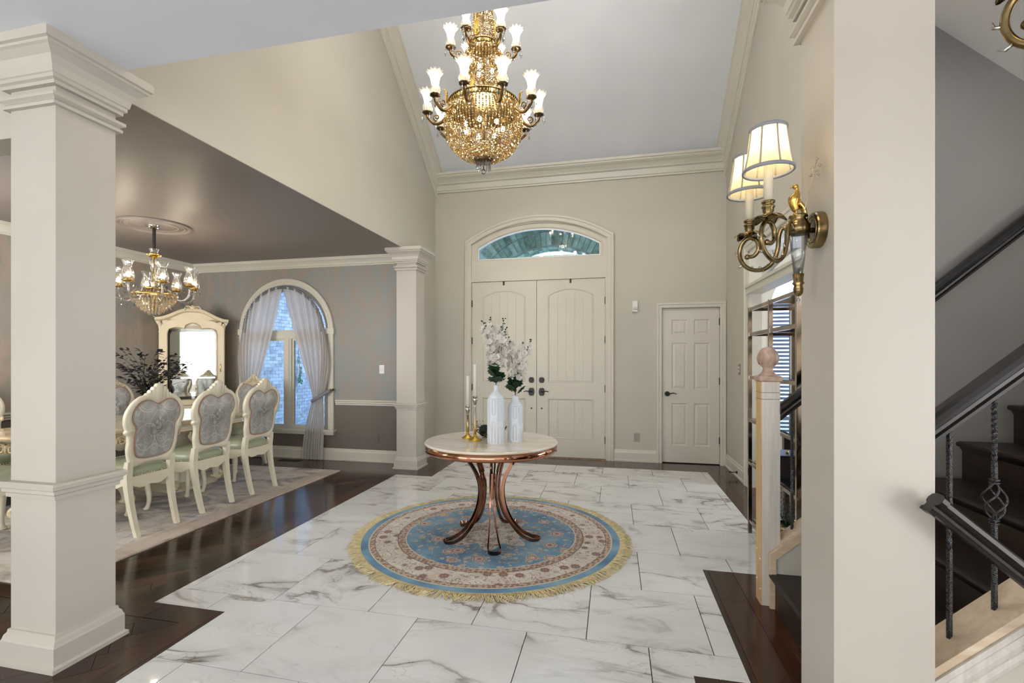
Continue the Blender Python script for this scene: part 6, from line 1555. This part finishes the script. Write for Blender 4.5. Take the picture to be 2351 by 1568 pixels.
# ---------------------------------------------------------------- metal and glass shelving in the right opening
EX0, EX1, EY0, EY1, EH = 1.06, 1.375, 3.17, 4.21, 1.80
et = thing('etagere', 'tall dark chrome shelving unit with glass shelves by the right opening', 'shelf', ((EX0 + EX1) / 2, (EY0 + EY1) / 2, 0))
pw = 0.013
EYM = (EY0 + EY1) / 2
for x in (EX0, EX1):
    for y in (EY0, EYM, EY1): MB().box(x - pw, x + pw, y - pw, y + pw, 0.0, EH).build('post', M['chrome'], et, True)
SH = (0.10, 0.56, 0.90, 1.24, 1.58, EH - 0.02)
for z in SH:
    for x in (EX0, EX1): MB().box(x - 0.009, x + 0.009, EY0, EY1, z - 0.012, z + 0.012).build('side_rail', M['chrome'], et, True)
    for y in (EY0, EYM, EY1): MB().box(EX0, EX1, y - 0.009, y + 0.009, z - 0.012, z + 0.012).build('cross_rail', M['chrome'], et, True)
    MB().box(EX0 + 0.012, EX1 - 0.012, EY0 + 0.012, EY1 - 0.012, z + 0.012, z + 0.020).build('glass_shelf', M['shelf_glass'], et, True)
ZS = lambda i: SH[i] + 0.020
# potted palm on the low shelf
t = thing('plant_pot', 'dark gold pot holding the small palm on the low shelf', 'pot', (1.15, 3.64, ZS(0)))
MB().lathe([(0.0, 0), (0.065, 0), (0.085, 0.06), (0.092, 0.12), (0.098, 0.125), (0.098, 0.14), (0.085, 0.14), (0.080, 0.115), (0.0, 0.115)], (0, 0, 0), 24).build('body', M['bronze'], t)
pl = thing('small_palm', 'small spiky green palm on the low shelf behind the newel post', 'plant', (1.15, 3.64, ZS(0) + 0.115))
rnd = random.Random(4)
for k in range(11):
    a = 2 * PI * k / 11 + rnd.random() * 0.3; L = rnd.uniform(0.12, 0.17); el = rnd.uniform(0.6, 1.25)
    P = catmull([(0, 0, 0), (0.35 * L * math.cos(a), 0.35 * L * math.sin(a), 0.10 * el), (0.75 * L * math.cos(a), 0.75 * L * math.sin(a), 0.20 * el), (L * math.cos(a), L * math.sin(a), 0.24 * el)], 4)
    b = MB().tube(P, [lerp(0.003, 0.001, i / (len(P) - 1)) for i in range(len(P))], 5)
    for i in range(3, len(P)):
        for s in (1, -1):
            d = Vector((-math.sin(a) * s, math.cos(a) * s, 0.35)) * 0.045 * (1.1 - i / len(P) * 0.6) + Vector((math.cos(a), math.sin(a), 0.3)) * 0.02
            b.tube([P[i], P[i] + d * 0.5, P[i] + d], [0.003, 0.0035, 0.0006], 4, True, 0.3)
    b.build('frond', GREEN, pl)
# gilt leaf ornaments
def gilt(loc, h, label, seed):
    t = thing('gilt_ornament', label, 'ornament', loc); rnd = random.Random(seed)
    MB().lathe([(0.0, 0), (0.045, 0), (0.045, 0.01), (0.012, 0.03), (0.010, h * 0.5), (0, h * 0.5)], (0, 0, 0), 16).build('foot', M['gold'], t)
    lm2 = oval_leaf(0.075, 0.05).mesh('gilt_leaf', M['gold'])
    for k in range(22): inst('gilt_leaf', lm2, t, (0.012 * math.cos(k), 0.012 * math.sin(k), h * (0.3 + 0.65 * rnd.random())), (rnd.uniform(-0.8, 0.8), rnd.uniform(-1.0, 0.3), 2.4 * k), (rnd.uniform(0.6, 1.0),) * 3)
gilt((1.135, 3.31, ZS(2)), 0.27, 'gold leaf ornament on the middle shelf beside the handrail', 2)
gilt((1.135, 3.31, ZS(0)), 0.40, 'gold leaf ornament on the low shelf beside the palm', 6)
t = thing('storage_box', 'dark lidded box on the lower glass shelf', 'box', (1.20, 3.80, ZS(1)))
MB().box(-0.11, 0.11, -0.13, 0.13, 0, 0.11).build('body', M['dark_wood'], t); MB().cham(-0.115, 0.115, -0.135, 0.135, 0.11, 0.14, 0.008).build('lid', M['dark_wood'], t)
MB().ball((0, 0, 0.146), 0.01, 8, 6).build('knob', M['gold'], t)

# ---------------------------------------------------------------- desk seen in the room beyond
dk = thing('writing_desk', 'dark desk in the room beyond the shelving', 'desk', (2.05, 4.75, 0))
MB().cham(-0.40, 0.55, -0.75, 0.75, 0.72, 0.755, 0.006).build('desk_top', M['dark_wood'], dk)
for (sx, sy) in ((-0.34, -0.68), (0.49, -0.68), (-0.34, 0.68), (0.49, 0.68)): MB().loft([[(sx + a * w, sy + b_ * w, z) for a, b_ in ((-1, -1), (1, -1), (1, 1), (-1, 1))] for w, z in ((0.018, 0), (0.03, 0.3), (0.035, 0.72))], False).build('leg', M['dark_wood'], dk)
MB().box(-0.34, 0.49, -0.66, 0.66, 0.60, 0.72).build('apron', M['dark_wood'], dk)
for k in range(3):
    d = MB().box(-0.352, -0.34, -0.62 + 0.42 * k, -0.22 + 0.42 * k, 0.615, 0.71).build('drawer', M['dark_wood'], dk); MB().ball((-0.362, -0.42 + 0.42 * k, 0.662), 0.012, 8, 6).build('knob', M['gold'], d)
t = thing('document_case', 'dark case standing on the desk in the room beyond', 'case', (2.02, 4.55, 0.755))
MB().cham(-0.12, 0.18, -0.28, 0.28, 0, 0.30, 0.02).build('body', plain('black_leather', lin(24, 22, 22), 0.5), t)
MB().tube(catmull([(0.03, -0.07, 0.30), (0.03, -0.06, 0.335), (0.03, 0.06, 0.335), (0.03, 0.07, 0.30)], 5), 0.008, 8).build('handle', M['black'], t)

# ---------------------------------------------------------------- outside: brick wing seen through the dining window
BRK = []
def brick_mat():
    t = NT('painted_white_brick'); c = t.coord(); r = t.rand()
    n = t.noise(t.pos(), 8, 4, 0.6); k = t.math('ADD', t.math('MULTIPLY', n, 0.7), t.math('MULTIPLY', r, 0.3))
    t.set(color=t.ramp(k, [(0.25, lin(150, 150, 146)), (0.55, lin(206, 206, 202)), (0.8, lin(226, 226, 222))]), rough=0.85); return t.m
BM = brick_mat(); MORT = plain('pale_mortar', lin(176, 176, 174), 0.95)
wg = MB().box(-7.25, -6.915, 6.25, 12.5, -0.3, 4.2).build('wall_wing_outside', MORT); tag(wg, kind='structure')
bl_, bh = 0.175, 0.072
bmsh = MB().box(-0.012, 0.0, 0.003, bl_ - 0.003, 0.003, bh - 0.003).mesh('brick', BM)
for v in bmsh.vertices: v.co.x += 0.012 if v.co.x > -0.006 else 0.0
cand = []; rest = MB()
for j in range(-3, 57):
    for i in range(0, 35):
        y_ = 6.3 + i * bl_ + (bl_ / 2 if j % 2 else 0); z = j * bh
        big = 7.45 < y_ < 10.5 and 0.05 < z < 2.75
        sc = abs(y_ - 8.8) / 1.6 + abs(z - 1.3) / 1.9
        cand.append((sc, y_, z))
cand.sort()
rnd = random.Random(9)
for k, (sc, y_, z) in enumerate(cand):
    if k < 300: inst('brick', bmsh, wg, (-6.915 + rnd.uniform(-0.004, 0.003), y_, z))
    else: rest.box(-6.927, -6.903 + rnd.uniform(-0.004, 0.003), y_ + 0.005, y_ + bl_ - 0.005, z + 0.005, z + bh - 0.005)
rest.build('brickwork', BM, wg, kind='stuff')
g = MB().box(-9.5, 4.5, 6.16, 13, -0.4, -0.05).build('ground_outside', plain('grey_paving', lin(150, 150, 148), 0.9, var=0.2, vscale=3)); tag(g, kind='structure')
# climbing ivy on the wing wall
iv = thing('ivy_vine', 'thin green ivy hanging on the brick wall outside the window', 'ivy', (-6.86, 9.47, -0.45))
rnd = random.Random(14)
P = catmull([(0, 0.0, 2.9), (0.0, 0.12, 2.4), (0.0, 0.05, 2.0), (0, 0.10, 1.6), (0, 0.04, 1.3)], 6)
b = MB().tube(P, 0.006, 5).build('stem', DSTEM, iv)
lm3 = oval_leaf(0.10, 0.08).mesh('leaf', plain('ivy_leaf', lin(70, 110, 62), 0.6, var=0.3, vscale=10))
for k in range(34):
    p = P[int(rnd.random() * (len(P) - 1))]; inst('leaf', lm3, iv, (p.x + 0.02, p.y + rnd.uniform(-0.09, 0.09), p.z + rnd.uniform(-0.05, 0.05)), (rnd.uniform(-0.5, 0.5), rnd.uniform(0.6, 1.4), rnd.uniform(-0.6, 0.6)), (rnd.uniform(0.6, 1.2),) * 3)

# ---------------------------------------------------------------- outside: brick porch arch seen through the fanlight
PYA, PYB = 8.25, 8.62; PC = (-1.03, 2.02); PR = 1.30
pa = thing('porch_arch', 'brick porch arch outside the entrance fanlight', 'arch', (PC[0], PYA, 0))
inner = arc(PC[0], PC[1], PR, PI, 0, 36)
DRK = plain('dark_mortar', lin(170, 178, 176), 0.95)
MB().prism([(PC[0] - 3.2, -0.05), (PC[0] - PR, -0.05)] + inner + [(PC[0] + PR, -0.05), (PC[0] + 3.2, -0.05), (PC[0] + 3.2, 5.2), (PC[0] - 3.2, 5.2)], lambda a, c, d: (a, d, c), PYA, PYB).build('masonry', DRK, pa, True)
def mossy():
    t = NT('mossy_porch_brick'); r = t.rand(); n = t.noise(t.pos(), 14, 5, 0.65); k = t.math('ADD', t.math('MULTIPLY', n, 0.75), t.math('MULTIPLY', r, 0.3))
    t.set(color=t.ramp(k, [(0.3, lin(64, 82, 62)), (0.55, lin(136, 166, 136)), (0.8, lin(196, 212, 188))]), rough=0.9); return t.m
BD = mossy()
vb = MB().box(-0.038, 0.038, -0.016, 0.005, 0.004, 0.225).mesh('brick', BD)
ib = MB().box(-0.030, 0.030, 0.004, (PYB - PYA) / 2 - 0.004, -0.012, 0.01).mesh('brick', BD)
N = 48
for k in range(N):
    a = PI * (k + 0.5) / N; ca, sa = math.cos(a), math.sin(a)
    for (r, s_) in ((PR + 0.012, 1.0), (PR + 0.252, 1.0)):
        o = inst('brick', vb, pa, (PC[0] + r * ca - PC[0], 0, PC[1] + r * sa), (0, PI / 2 - a, 0), (1.07 if r < PR + 0.1 else 1.27, 1, 1))
    for h_ in (0, 1): inst('brick', ib, pa, (PR * ca, h_ * (PYB - PYA) / 2, PC[1] + PR * sa), (0, PI / 2 - a, 0), (1.38, 1, 1))
rw = MB()
for j in range(26, 66):
    for i in range(30):
        x = PC[0] - 3.1 + i * 0.215 + (0.107 if j % 2 else 0); z = j * 0.075
        if math.hypot(x + 0.1 - PC[0], z + 0.04 - PC[1]) > PR + 0.60: rw.box(x + 0.005, x + 0.21, PYA - 0.012, PYA + 0.005, z + 0.005, z + 0.07)
rw.build('brickwork', BD, pa, kind='stuff')
tag(MB().box(-4.23, 2.2, YF + 0.18, PYA - 0.03, 4.6, 4.75).build('ceiling', plain('porch_ceiling', lin(170, 172, 170), 0.9)), kind='structure')
